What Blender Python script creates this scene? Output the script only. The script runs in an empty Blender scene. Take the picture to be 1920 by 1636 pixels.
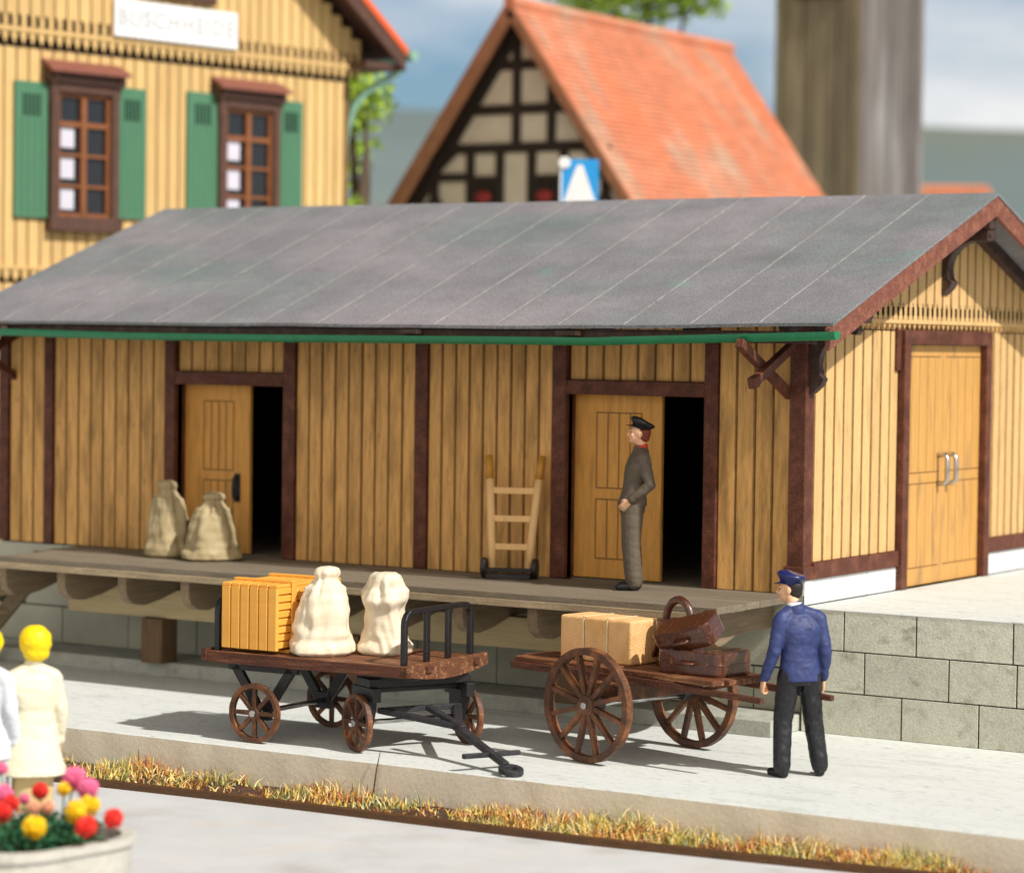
import bpy, bmesh, math, random
import numpy as np
from mathutils import Vector, Matrix, noise
R_ = math.radians
rnd = random.Random(7)
scene = bpy.context.scene
COL = scene.collection

# ------------------------------------------------------------------ camera
CAM = Vector((10.917, -22.238, 3.528))
yaw, pit, rol = R_(32.4317), R_(2.0104), R_(0.7706)
F = Vector((-math.sin(yaw)*math.cos(pit), math.cos(yaw)*math.cos(pit), -math.sin(pit)))
Rt = Vector((math.cos(yaw), math.sin(yaw), 0)); Up = Rt.cross(F)
Rt2 = Rt*math.cos(rol) + Up*math.sin(rol); Up2 = Up*math.cos(rol) - Rt*math.sin(rol)
cd = bpy.data.cameras.new("camera"); cam = bpy.data.objects.new("camera", cd); COL.objects.link(cam)
M = Matrix.Identity(4)
for i in range(3):
    M[i][0] = Rt2[i]; M[i][1] = Up2[i]; M[i][2] = -F[i]; M[i][3] = CAM[i]
cam.matrix_world = M
cd.sensor_width = 36; cd.sensor_fit = 'HORIZONTAL'; cd.lens = 5023.5/1920*36
cd.clip_start = 0.5; cd.clip_end = 3000
cd.dof.use_dof = True; cd.dof.focus_distance = 23.1; cd.dof.aperture_fstop = .66
scene.camera = cam

# ------------------------------------------------------------------ sky and sun
SUN_EL, SUN_AZ = R_(45), R_(7)        # azimuth measured from +X towards -Y
w = bpy.data.worlds.new("World"); scene.world = w; w.use_nodes = True
nt = w.node_tree; nt.nodes.clear()
def N(t, **kw):
    n = nt.nodes.new(t)
    for k, v in kw.items(): setattr(n, k, v)
    return n
sky = N('ShaderNodeTexSky'); sky.sky_type = 'NISHITA'; sky.sun_disc = False
sky.sun_elevation = SUN_EL; sky.sun_rotation = R_(90) + SUN_AZ
sky.air_density = 1.0; sky.dust_density = 1.5; sky.ozone_density = 1.0
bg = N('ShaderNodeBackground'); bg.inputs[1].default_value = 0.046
out = N('ShaderNodeOutputWorld')
tc = N('ShaderNodeTexCoord'); mp = N('ShaderNodeMapping'); mp.inputs['Scale'].default_value = (1, 1, 3.2)
mp.inputs['Location'].default_value = (0.35, 0.1, 0.12)
nz = N('ShaderNodeTexNoise'); nz.inputs['Scale'].default_value = 3.4; nz.inputs['Detail'].default_value = 7; nz.inputs['Roughness'].default_value = .52
rp = N('ShaderNodeValToRGB'); rp.color_ramp.elements[0].position = .47; rp.color_ramp.elements[1].position = .68
mx = N('ShaderNodeMix', data_type='RGBA'); mx.inputs[7].default_value = (18, 17.9, 17.8, 1)
nt.links.new(tc.outputs['Generated'], mp.inputs[0]); nt.links.new(mp.outputs[0], nz.inputs[0])
nt.links.new(nz.outputs[0], rp.inputs[0]); tn = N('ShaderNodeMix', data_type='RGBA', blend_type='MULTIPLY'); tn.inputs[0].default_value = 1; 
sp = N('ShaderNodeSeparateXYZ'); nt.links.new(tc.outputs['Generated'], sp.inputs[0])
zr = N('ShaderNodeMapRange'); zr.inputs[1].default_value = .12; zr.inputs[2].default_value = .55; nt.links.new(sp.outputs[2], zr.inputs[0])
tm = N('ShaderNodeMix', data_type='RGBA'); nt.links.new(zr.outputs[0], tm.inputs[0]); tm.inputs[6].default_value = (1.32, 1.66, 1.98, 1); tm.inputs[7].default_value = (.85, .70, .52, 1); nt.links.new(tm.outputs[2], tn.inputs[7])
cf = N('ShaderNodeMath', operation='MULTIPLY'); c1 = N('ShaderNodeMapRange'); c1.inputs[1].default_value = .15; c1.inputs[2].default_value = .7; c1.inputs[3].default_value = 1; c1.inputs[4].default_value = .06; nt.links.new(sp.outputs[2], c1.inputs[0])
nt.links.new(sky.outputs[0], tn.inputs[6]); nt.links.new(tn.outputs[2], mx.inputs[6]); nt.links.new(rp.outputs[0], cf.inputs[0]); nt.links.new(c1.outputs[0], cf.inputs[1]); nt.links.new(cf.outputs[0], mx.inputs[0]); # added bright sky patch, unseen behind the camera, for soft frontal fill
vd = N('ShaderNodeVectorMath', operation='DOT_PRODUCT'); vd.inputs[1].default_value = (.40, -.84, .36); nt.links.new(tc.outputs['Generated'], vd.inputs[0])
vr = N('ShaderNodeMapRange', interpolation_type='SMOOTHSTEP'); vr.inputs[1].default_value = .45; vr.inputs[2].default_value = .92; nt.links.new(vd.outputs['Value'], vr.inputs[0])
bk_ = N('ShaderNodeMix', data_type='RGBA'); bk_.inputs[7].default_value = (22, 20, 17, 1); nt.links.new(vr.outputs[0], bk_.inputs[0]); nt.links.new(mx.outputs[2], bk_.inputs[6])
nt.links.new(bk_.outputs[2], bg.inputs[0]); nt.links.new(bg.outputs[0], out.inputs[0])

sd = bpy.data.lights.new("sun", 'SUN'); sun = bpy.data.objects.new("sun", sd); COL.objects.link(sun)
sd.energy = 4.1; sd.angle = R_(1.2); sd.color = (1, .955, .88)
sdir = Vector((math.cos(SUN_EL)*math.cos(SUN_AZ), -math.cos(SUN_EL)*math.sin(SUN_AZ), math.sin(SUN_EL)))
sun.rotation_euler = sdir.to_track_quat('Z', 'Y').to_euler()
scene.view_settings.view_transform = 'Standard'; scene.view_settings.look = 'None'
scene.view_settings.exposure = 0.17; scene.view_settings.gamma = 1
scene.cycles.max_bounces = 6
scene.cycles.use_denoising = True

# ------------------------------------------------------------------ materials
def S(r, g, b, k=1.0):
    f = lambda c: ((c/255/12.92) if c/255 <= .04045 else ((c/255+.055)/1.055)**2.4)*k
    return (f(r), f(g), f(b))
MATS = {}
def mat(name, base, rough=.65, var=.15, sc=(1, 1, 1), ns=6.0, bump=.0, bs=80, island=0.0, stain=None, spec=.4,
        metal=0.0, hue=None, coat=0.0, speck=0.0, bdist=.01, stain2=None):
    if name in MATS: return MATS[name]
    m = bpy.data.materials.new(name); m.use_nodes = True
    t = m.node_tree; n = t.nodes; L = t.links; b = n['Principled BSDF']
    b.inputs['Roughness'].default_value = rough; b.inputs['Specular IOR Level'].default_value = spec
    b.inputs['Metallic'].default_value = metal
    if coat: b.inputs['Coat Weight'].default_value = coat; b.inputs['Coat Roughness'].default_value = .15
    tc = n.new('ShaderNodeTexCoord'); mp = n.new('ShaderNodeMapping'); mp.inputs['Scale'].default_value = sc
    L.new(tc.outputs['Object'], mp.inputs[0])
    nz = n.new('ShaderNodeTexNoise'); nz.inputs['Scale'].default_value = ns; nz.inputs['Detail'].default_value = 6
    nz.inputs['Roughness'].default_value = .62
    L.new(mp.outputs[0], nz.inputs[0])
    mr = n.new('ShaderNodeMapRange'); mr.inputs[1].default_value = .3; mr.inputs[2].default_value = .7
    mr.inputs[3].default_value = 1-var; mr.inputs[4].default_value = 1+var
    L.new(nz.outputs[0], mr.inputs[0]); val = mr.outputs[0]
    if island:
        g = n.new('ShaderNodeNewGeometry'); mr2 = n.new('ShaderNodeMapRange')
        mr2.inputs[3].default_value = 1-island; mr2.inputs[4].default_value = 1+island
        L.new(g.outputs['Random Per Island'], mr2.inputs[0])
        mu = n.new('ShaderNodeMath'); mu.operation = 'MULTIPLY'; L.new(val, mu.inputs[0]); L.new(mr2.outputs[0], mu.inputs[1]); val = mu.outputs[0]
    if speck:
        nz3 = n.new('ShaderNodeTexNoise'); nz3.inputs['Scale'].default_value = 75; nz3.inputs['Detail'].default_value = 2
        L.new(tc.outputs['Object'], nz3.inputs[0]); mr3 = n.new('ShaderNodeMapRange')
        mr3.inputs[1].default_value = .35; mr3.inputs[2].default_value = .65; mr3.inputs[3].default_value = 1-speck; mr3.inputs[4].default_value = 1+speck
        L.new(nz3.outputs[0], mr3.inputs[0]); mu = n.new('ShaderNodeMath'); mu.operation = 'MULTIPLY'
        L.new(val, mu.inputs[0]); L.new(mr3.outputs[0], mu.inputs[1]); val = mu.outputs[0]
    col = None
    rgb = n.new('ShaderNodeRGB'); rgb.outputs[0].default_value = (*base, 1); col = rgb.outputs[0]
    for st, seed in ((hue, 3.1), (stain, 11.7), (stain2, 23.3)):
        if not st: continue
        c2, scl, lo, hi, amt = st[:5]
        ns2 = n.new('ShaderNodeTexNoise'); ns2.inputs['Scale'].default_value = 1; ns2.inputs['Detail'].default_value = 5
        mp2 = n.new('ShaderNodeMapping'); mp2.inputs['Location'].default_value = (seed, seed*.7, seed*1.3)
        mp2.inputs['Scale'].default_value = scl if hasattr(scl, '__len__') else (scl,)*3
        L.new(tc.outputs['Object'], mp2.inputs[0]); L.new(mp2.outputs[0], ns2.inputs[0])
        m2 = n.new('ShaderNodeMapRange'); m2.inputs[1].default_value = lo; m2.inputs[2].default_value = hi
        m2.inputs[4].default_value = amt; L.new(ns2.outputs[0], m2.inputs[0])
        mm = n.new('ShaderNodeMix'); mm.data_type = 'RGBA'; L.new(m2.outputs[0], mm.inputs[0]); L.new(col, mm.inputs[6])
        mm.inputs[7].default_value = (*c2, 1); col = mm.outputs[2]
    vs = n.new('ShaderNodeVectorMath'); vs.operation = 'SCALE'; L.new(col, vs.inputs[0]); L.new(val, vs.inputs['Scale'])
    L.new(vs.outputs[0], b.inputs['Base Color'])
    if bump:
        nb = n.new('ShaderNodeTexNoise'); nb.inputs['Scale'].default_value = bs; nb.inputs['Detail'].default_value = 4
        L.new(mp.outputs[0], nb.inputs[0]); bn = n.new('ShaderNodeBump'); bn.inputs['Strength'].default_value = bump
        bn.inputs['Distance'].default_value = bdist; L.new(nb.outputs[0], bn.inputs['Height']); L.new(bn.outputs[0], b.inputs['Normal'])
    MATS[name] = m
    return m

DK = S(60, 40, 18)
m_wall  = mat('yellow painted boards', (.66, .365, .12), .7, .26, (5, 5, .55), 5, .35, 22, .10, ((.22, .115, .035), (6, 6, 1.2), .50, .72, .7), stain2=((.16, .10, .05), (28, 28, 5), .62, .72, .5))
m_gable = mat('yellow painted gable boards', (.66, .42, .18), .7, .13, (5, 5, .55), 5, .35, 22, .07, ((.34, .2, .07), (7, 7, 1.6), .56, .76, .5), stain2=((.22, .13, .06), (28, 28, 5), .63, .72, .5))
m_burn  = mat('burnt board edge', (.26, .14, .045), .85, .35, (1, 1, 1), 14)
m_back  = mat('charred groove and painted shade', (.022, .012, .006), .9, .3)  # charred grooves and edges; also the painted shadow strips behind trim teeth
m_house = mat('pale yellow station boards', (.66, .44, .185), .75, .08, (3, 3, .4), 4, .15, 20, .08, ((.42, .24, .07), (5, 5, .8), .55, .75, .4))
m_hback = mat('brown board joints', (.19, .11, .045), .9, .2)
m_brown = mat('red brown timber', (.088, .024, .011), .6, .35, (1, 1, 1), 9, .5, 60, .12, ((.17, .06, .035), 5, .45, .75, .7), speck=.35)
m_brownd= mat('dark brown timber', (.045, .022, .016), .62, .3, (1, 1, 1), 9, .4, 60, .1, ((.12, .075, .06), 9, .5, .75, .6), speck=.3)
m_verge = mat('rust brown verge board', (.19, .062, .038), .65, .3, (1, 1, 1), 14, .5, 80, .1, ((.30, .13, .085), 9, .45, .7, .6), speck=.35)
m_door  = mat('orange pine door', (.66, .32, .07), .55, .16, (9, 9, .7), 4, .2, 30, .05, ((.33, .16, .035), (11, 11, 1.3), .5, .72, .6))
m_doorg = mat('weathered orange pine door', (.57, .305, .085), .5, .16, (9, 9, .6), 4, .2, 30, .04, ((.16, .11, .07), (3.4, 3.4, .9), .54, .70, .8))
m_line  = mat('burnt panel line', (.20, .10, .03), .8, .2)
m_felt  = mat('grey roofing felt', (.205, .205, .22), .9, .14, (1, 1, 1), 1.6, .5, 70, 0, ((.13, .185, .175), (.35, .6, .6), .50, .72, .6), hue=((.29, .26, .285), (.45, .7, .7), .45, .68, .6), speck=.28, spec=.15, stain2=((.12, .27, .23), (1.2, 1.2, 1.2), .68, .80, .6))
m_feltl = mat('pale felt seam', (.47, .455, .43), .9, .35, (1, 1, 1), 9, speck=.4, spec=.1)
m_feltd = mat('felt edge', (.09, .09, .08), .9, .2)
m_green = mat('green enamel gutter', (.012, .20, .085), .38, .12, ns=5, bump=.1, bs=40, coat=.15)
m_conc  = mat('pale platform concrete', (.64, .665, .645), .85, .05, (.35, 3.2, 3.2), 3, .35, 30, 0, ((.46, .49, .46), (1.1, 4, 4), .56, .72, .45), speck=.07, stain2=((.26, .26, .24), (9, 46, 46), .60, .69, .75), spec=.2)
m_concf = mat('beige platform edge', (.82, .75, .62), .85, .08, (1, 1, 1), 2, .13, 25, 0, ((.66, .58, .46), 3, .5, .7, .5), speck=.08, spec=.2, bdist=.02)
m_fore  = mat('light foreground concrete', (.55, .56, .57), .85, .07, (1, 1, 1), 1.5, .3, 20, 0, ((.42, .40, .38), 1.4, .52, .72, .7), spec=.2, hue=((.58, .53, .49), 2.2, .55, .7, .5))
m_stone = mat('grey green stone blocks', (.58, .58, .49), .85, .08, (1, 1, 1), 2.2, .4, 40, .07, ((.16, .16, .12), (4, 4, 7), .60, .74, .7), speck=.14, stain2=((.40, .385, .29), 9, .52, .7, .5), spec=.2)
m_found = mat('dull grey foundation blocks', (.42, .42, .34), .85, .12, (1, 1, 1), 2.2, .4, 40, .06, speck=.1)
m_stonej= mat('stone joint', (.035, .032, .022), .95, .2)
m_plinth= mat('white washed plinth blocks', (.70, .71, .71), .85, .06, (1, 1, 1), 3, .3, 40, .05, ((.5, .5, .48), 6, .58, .72, .5), spec=.2)
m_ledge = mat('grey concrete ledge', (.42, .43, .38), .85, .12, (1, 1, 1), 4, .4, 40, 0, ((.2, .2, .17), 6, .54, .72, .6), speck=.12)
m_dock  = mat('weathered grey dock planks', (.185, .15, .108), .8, .2, (.6, 7, 7), 4, .4, 25, .1, ((.13, .105, .07), (1.2, 8, 8), .5, .7, .6), speck=.12)
m_dockb = mat('brown dock timber', (.235, .175, .11), .8, .2, (7, .6, 7), 4, .4, 25, .08, ((.15, .11, .07), (8, 1.2, 8), .5, .7, .6), speck=.1)
m_tan   = mat('tan dock beam', (.50, .40, .225), .8, .12, (.6, 7, 7), 4, .3, 25, .05, ((.36, .29, .16), (1, 6, 6), .5, .7, .5))
m_post  = mat('dark support post', (.16, .095, .05), .8, .3, (7, 7, .7), 4, .4, 25)
m_cart  = mat('rusty brown cart timber', (.155, .056, .024), .55, .42, (.8, 16, 16), 4, .7, 14, .12, ((.44, .21, .095), (2.5, 22, 22), .52, .68, .75), speck=.4, bdist=.02)
m_cartd = mat('dark cart edge timber', (.10, .032, .016), .55, .4, (.8, 16, 16), 4, .7, 14, .1, ((.24, .10, .05), (2.5, 22, 22), .52, .68, .6), speck=.4, bdist=.02)
m_wheel = mat('rust brown wheel wood', (.085, .036, .018), .5, .3, (1, 1, 1), 7, .5, 60, .08, ((.32, .12, .045), 5, .45, .68, .75), speck=.35)
m_black = mat('black painted iron', (.010, .009, .011), .42, .3, (1, 1, 1), 12, .6, 70, 0, ((.035, .033, .036), 26, .60, .72, .6), speck=.4, spec=.6)
m_dbar  = mat('dark grey drawbar iron', (.03, .028, .033), .55, .3, (1, 1, 1), 12, .6, 90, 0, ((.055, .052, .058), 40, .58, .72, .6), speck=.4)
m_steel = mat('bright steel', (.55, .55, .55), .28, .1, metal=1.0, ns=12, bump=.1, bs=50)
m_crate = mat('yellow crate wood', (.82, .41, .07), .42, .07, (1, 1, 6), 3, .15, 30, .04)
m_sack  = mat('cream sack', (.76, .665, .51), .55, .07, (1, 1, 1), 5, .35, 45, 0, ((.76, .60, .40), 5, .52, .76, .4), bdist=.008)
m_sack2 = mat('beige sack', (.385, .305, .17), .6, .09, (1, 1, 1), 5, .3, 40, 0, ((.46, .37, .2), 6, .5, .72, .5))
m_parc  = mat('peach wrapped parcel', (.86, .52, .245), .8, .08, (1, 1, 1), 6, .8, 70, .03, ((.70, .38, .12), 5, .48, .7, .6), speck=.08, bdist=.012, spec=.15)
m_leath = mat('glossy brown leather', (.080, .022, .008), .25, .25, (1, 1, 1), 9, .55, 55, 0, ((.22, .085, .035), 34, .58, .68, .7), coat=.8, bdist=.012)
m_skin  = mat('painted skin', (.80, .46, .28), .5, .06, ns=12)
m_blue  = mat('blue uniform cloth', (.030, .045, .15), .55, .2, (1, 1, 1), 9, .5, 24, 0, ((.04, .062, .17), 13, .52, .68, .5), bdist=.015)
m_navy  = mat('navy cap cloth', (.012, .02, .115), .33, .2, ns=9, bump=.2, bs=30, coat=.25)
m_blk   = mat('black cloth', (.014, .014, .018), .45, .3, (1, 1, 1), 9, .5, 24, 0, ((.045, .045, .055), 15, .55, .7, .6), bdist=.02)
m_shoe  = mat('black shoe', (.010, .010, .013), .35, .2, ns=9)
m_grey  = mat('grey overall cloth', (.120, .095, .070), .6, .12, (1, 1, 1), 9, .3, 24)
m_red   = mat('red collar', (.62, .045, .02), .5, .1)
m_hair  = mat('dark hair', (.02, .014, .012), .55, .2, ns=20, bump=.4, bs=60)
m_hairb = mat('auburn hair', (.18, .035, .015), .5, .2, ns=20)
m_eye   = mat('dark eye', (.02, .015, .012), .4, .1)
m_yel   = mat('bright yellow hair', (.90, .66, .005), .45, .06, ns=9, bump=.2, bs=30)
m_cream = mat('cream coat', (.74, .69, .53), .6, .05, ns=6, bump=.2, bs=14, bdist=.03)
m_lblue = mat('pale blue white coat', (.62, .66, .72), .6, .05, ns=6, bump=.2, bs=14, bdist=.03)
m_tanc  = mat('tan skirt', (.60, .46, .22), .6, .08)
m_bluet = mat('blue bag', (.03, .11, .42), .5, .1)
m_lgrey = mat('pale grey cloth', (.55, .56, .58), .6, .07)
m_oak   = mat('light barrow wood', (.84, .53, .24), .5, .09, (9, 9, 1), 3, .15, 30)
m_oakd  = mat('amber barrow grip', (.50, .235, .03), .5, .12, (9, 9, 1), 3)
m_rail  = mat('rusty brown rail', (.095, .042, .014), .6, .25, (1, 8, 8), 5, .4, 50, speck=.2)
m_earth = mat('dark earth', (.075, .045, .025), .95, .4, ns=14, bump=.8, bs=50, stain=((.16, .045, .022), 9, .5, .65, .7), bdist=.03)
m_ground= mat('olive ground', (.10, .11, .06), .95, .3, ns=.4)
m_hill  = mat('hazy blue green hill', (.15, .19, .195), 1, .10, (1, 1, 1), .012, spec=0, hue=((.18, .20, .17), (.006, .006, .006), .45, .58, .8))
m_shut  = mat('green shutter', (.075, .20, .115), .55, .08, (6, 6, .8), 5, .2, 20)
m_shutd = mat('shutter slot', (.006, .035, .018), .7, .1)
m_frame = mat('purple brown window frame', (.095, .045, .032), .6, .2, ns=7, bump=.3, bs=40)
m_sash  = mat('chestnut sash', (.24, .085, .03), .5, .15, ns=7)
m_glass = mat('dark window glass', (.02, .018, .022), .08, .1, spec=.6)
m_curt  = mat('white curtain', (.62, .60, .70), .8, .04)
m_hood  = mat('brown window hood', (.24, .085, .06), .6, .15, ns=7)
m_tile  = mat('orange roof tile edge', (.74, .115, .03), .6, .15, ns=4)
m_sign  = mat('white sign board', (.84, .84, .86), .5, .02)
m_lett  = mat('faint grey lettering', (.30, .30, .33), .5, .02)
m_pipe  = mat('pale green downpipe', (.22, .40, .32), .4, .1)
m_plast = mat('beige plaster', (.64, .60, .49), .9, .08, ns=3)
m_beam  = mat('black timber frame', (.028, .020, .015), .8, .2)
m_vbrn  = mat('brown bargeboard', (.30, .135, .07), .7, .2, ns=4)
m_rtile = mat('weathered red clay tiles', (.55, .21, .12), .85, .10, (2, 2, 2), 2, .3, 12, .09, ((.47, .34, .25), (.30, .9, .5), .50, .64, .75), stain2=((.66, .20, .095), (.5, .7, .7), .5, .66, .6), spec=.2)
m_rglow = mat('red geranium', (.30, .03, .03), .7, .2)
m_bsign = mat('blue sign face', (.02, .32, .75), .4, .04)
m_wsign = mat('white sign figure', (.86, .86, .88), .4, .02)
m_pole  = mat('grey pole', (.35, .36, .38), .5, .1)
m_tow1  = mat('olive weathered tower boards', (.22, .18, .115), .85, .30, (1.6, 1.6, .18), 3, .3, 20, .26, ((.42, .36, .25), (1, 1, .2), .5, .7, .6))
m_tow2  = mat('grey weathered tower boards', (.165, .145, .135), .85, .3, (1.6, 1.6, .18), 3, .3, 20, .22, ((.33, .32, .33), (1, 1, .2), .5, .7, .7))
m_planter = mat('pale stone planter', (.52, .50, .45), .85, .12, ns=5, speck=.1, bump=.4, bs=30)
m_planti= mat('planter panel', (.50, .48, .38), .85, .08, ns=5)
m_leafg = mat('planter leaf green', (.025, .12, .05), .6, .3, island=.4)
m_stem  = mat('flower stem', (.06, .16, .05), .6, .2)
m_pink  = mat('pink blossom', (.86, .17, .34), .6, .12, ns=30, bump=.6, bs=60, island=.12)
m_redf  = mat('red blossom', (.78, .03, .02), .6, .12, ns=30, bump=.6, bs=60, island=.12)
m_yelf  = mat('yellow blossom', (.90, .56, .005), .6, .1, ns=30, bump=.6, bs=60, island=.12)
m_salm  = mat('salmon blossom', (.82, .40, .24), .6, .1, ns=30, bump=.6, bs=60, island=.12)
m_bark  = mat('tree bark', (.09, .06, .04), .9, .3, (3, 3, .6), 5, .6, 20)
m_leaf1 = mat('bright spring leaves', (.34, .50, .06), .6, .2, island=.45)
m_leaf2 = mat('mid green leaves', (.10, .21, .035), .6, .2, island=.4)
GR = [mat('straw grass', (.80, .64, .28), .6, .1, island=.25), mat('yellow grass', (.72, .50, .09), .6, .1, island=.3),
      mat('orange grass', (.58, .23, .06), .6, .1, island=.3), mat('red grass', (.36, .07, .035), .6, .1, island=.3),
      mat('olive grass', (.24, .25, .06), .6, .1, island=.3), mat('grey green grass', (.30, .40, .28), .6, .1, island=.3)]

# ------------------------------------------------------------------ mesh builder
class MB:
    def __init__(s): s.v = []; s.f = []; s.mi = []
    def add(s, vs, fs, mi=0):
        o = len(s.v); s.v += [tuple(x) for x in vs]; s.f += [tuple(i+o for i in f) for f in fs]; s.mi += [mi]*len(fs); return s
    def box(s, x0, x1, y0, y1, z0, z1, mi=0):
        v = [(x0, y0, z0), (x1, y0, z0), (x1, y1, z0), (x0, y1, z0), (x0, y0, z1), (x1, y0, z1), (x1, y1, z1), (x0, y1, z1)]
        return s.add(v, [(0, 3, 2, 1), (4, 5, 6, 7), (0, 1, 5, 4), (1, 2, 6, 5), (2, 3, 7, 6), (3, 0, 4, 7)], mi)
    def cham(s, x0, x1, y0, y1, z0, z1, c, mi=0, axis='y'):
        # box with chamfered long vertical edges on both faces (board)
        if axis == 'y': P = [(x0, y0+c), (x0+c, y0), (x1-c, y0), (x1, y0+c), (x1, y1), (x0, y1)]; 
        else: P = [(x1-c, y0), (x1, y0+c), (x1, y1-c), (x1-c, y1), (x0, y1), (x0, y0)]
        cm = getattr(s, 'edge_mi', mi)
        n = 6; v = [(a, b, z0) for a, b in P]+[(a, b, z1) for a, b in P]
        f = [tuple(range(n))[::-1], tuple(range(n, 2*n))]+[(i, (i+1) % n, (i+1) % n+n, i+n) for i in range(n)]
        s.add(v, f, mi); k0 = len(s.mi)-len(f)
        s.mi[k0+2] = cm; s.mi[k0+4] = cm
        return s
    def bar(s, a, b, w, h, up=(0, 0, 1), w2=None, h2=None, mi=0):
        a = Vector(a); b = Vector(b); d = (b-a).normalized(); u = Vector(up)
        r = d.cross(u)
        if r.length < 1e-4: r = d.cross(Vector((1, 0, 0)))
        r.normalize(); u = r.cross(d).normalized(); w2 = w2 or w; h2 = h2 or h
        v = []
        for p, ww, hh in ((a, w, h), (b, w2, h2)):
            for sx, sy in ((-1, -1), (1, -1), (1, 1), (-1, 1)): v.append(p+r*sx*ww/2+u*sy*hh/2)
        return s.add(v, [(0, 1, 2, 3), (7, 6, 5, 4), (0, 4, 5, 1), (1, 5, 6, 2), (2, 6, 7, 3), (3, 7, 4, 0)], mi)
    def tube(s, pts, r, n=12, mi=0, cap=True, flat=None):
        pts = [Vector(p) for p in pts]; rs = r if hasattr(r, '__len__') else [r]*len(pts)
        rings = []; t0 = (pts[1]-pts[0]).normalized()
        ref = Vector((0, 0, 1)) if abs(t0.z) < .9 else Vector((1, 0, 0))
        x = t0.cross(ref).normalized()
        for i, p in enumerate(pts):
            t = (pts[min(i+1, len(pts)-1)]-pts[max(i-1, 0)]).normalized()
            x = (x-t*x.dot(t)).normalized(); y = t.cross(x)
            rings.append([p+(x*math.cos(k*2*math.pi/n)+y*math.sin(k*2*math.pi/n)*(flat or 1))*rs[i] for k in range(n)])
        v = [q for g in rings for q in g]; f = []
        for i in range(len(pts)-1):
            for k in range(n): f.append((i*n+k, i*n+(k+1) % n, (i+1)*n+(k+1) % n, (i+1)*n+k))
        if cap: f.append(tuple(range(n))[::-1]); f.append(tuple(range((len(pts)-1)*n, len(pts)*n)))
        return s.add(v, f, mi)
    def prism(s, poly, axis, a, b, mi=0):
        # poly in the two other axes; extruded along axis from a to b
        def P(u, v, w):
            return {'x': (w, u, v), 'y': (u, w, v), 'z': (u, v, w)}[axis]
        n = len(poly); vs = [P(u, v, a) for u, v in poly]+[P(u, v, b) for u, v in poly]
        return s.add(vs, [tuple(range(n)), tuple(range(n, 2*n))[::-1]]+[(i, i+n, (i+1) % n+n, (i+1) % n) for i in range(n)], mi)
    def ball(s, c, r, n=12, mi=0):
        rx, ry, rz = r if hasattr(r, '__len__') else (r, r, r); c = Vector(c); v = []; f = []; m = n//2
        for i in range(m+1):
            a = math.pi*i/m
            for k in range(n):
                b = 2*math.pi*k/n; v.append(c+Vector((rx*math.sin(a)*math.cos(b), ry*math.sin(a)*math.sin(b), rz*math.cos(a))))
        for i in range(m):
            for k in range(n): f.append((i*n+k, (i+1)*n+k, (i+1)*n+(k+1) % n, i*n+(k+1) % n))
        return s.add(v, f, mi)
    def xf(s, Mx):
        s.v = [tuple(Mx @ Vector(p)) for p in s.v]; return s
    def build(s, name, m, parent=None, bevel=0, smooth=False, seg=1):
        me = bpy.data.meshes.new(name); me.from_pydata(s.v, [], s.f)
        for mm in (m if isinstance(m, (list, tuple)) else [m]): me.materials.append(mm)
        if len(me.materials) > 1: me.polygons.foreach_set('material_index', s.mi)
        bm = bmesh.new(); bm.from_mesh(me); bmesh.ops.remove_doubles(bm, verts=bm.verts, dist=1e-6) if smooth else None
        bmesh.ops.recalc_face_normals(bm, faces=bm.faces); bm.to_mesh(me); bm.free()
        if smooth: me.polygons.foreach_set('use_smooth', [True]*len(me.polygons))
        o = bpy.data.objects.new(name, me); COL.objects.link(o)
        if parent: o.parent = parent
        if bevel:
            b = o.modifiers.new('bevel', 'BEVEL'); b.width = bevel; b.segments = seg; b.limit_method = 'ANGLE'; b.angle_limit = R_(40)
        return o
def thing(name, label, cat, loc=(0, 0, 0), rz=0, group=None):
    o = bpy.data.objects.new(name, None); o.empty_display_size = .2; COL.objects.link(o)
    o.location = loc; o.rotation_euler = (0, 0, rz); return tag(o, label, cat, group)
def tag(o, label, cat, group=None):
    o['label'] = label; o['category'] = cat
    if group: o['group'] = group
    return o
def kind(o, k): o['kind'] = k; return o

# ------------------------------------------------------------------ setting
kind(MB().add([(-900, -900, -.5), (900, -900, -.5), (900, 900, -.5), (-900, 900, -.5)], [(0, 1, 2, 3)]).build('ground', m_ground), 'structure')
# long hills far behind
hv = []; hf = []; n = 160
for i in range(n):
    a = -1.0+2.0*i/(n-1); x0 = -230*1+a*520; 
    d = Vector((-.536*1+a*.844, .844+a*.536)).normalized(); X = CAM.x+d.x*420*1.0; Y = CAM.y+d.y*420
    u = a
    top = 39+4*(-u*6 if abs(u) < 1/3 else (-2*(1 if u > 0 else -1)))*.55+2.5*noise.noise(Vector((u*4, 3, 0)))
    hv += [(X, Y, -.5), (X+d.x*60, Y+d.y*60, top*.75), (X+d.x*120, Y+d.y*120, top*1.27), (X+d.x*260, Y+d.y*260, top*.9)]
for i in range(n-1):
    for k in range(3): hf.append((i*4+k, i*4+4+k, i*4+5+k, i*4+1+k))
kind(MB().add(hv, hf).build('hills', m_hill, smooth=True), 'structure')
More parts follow.
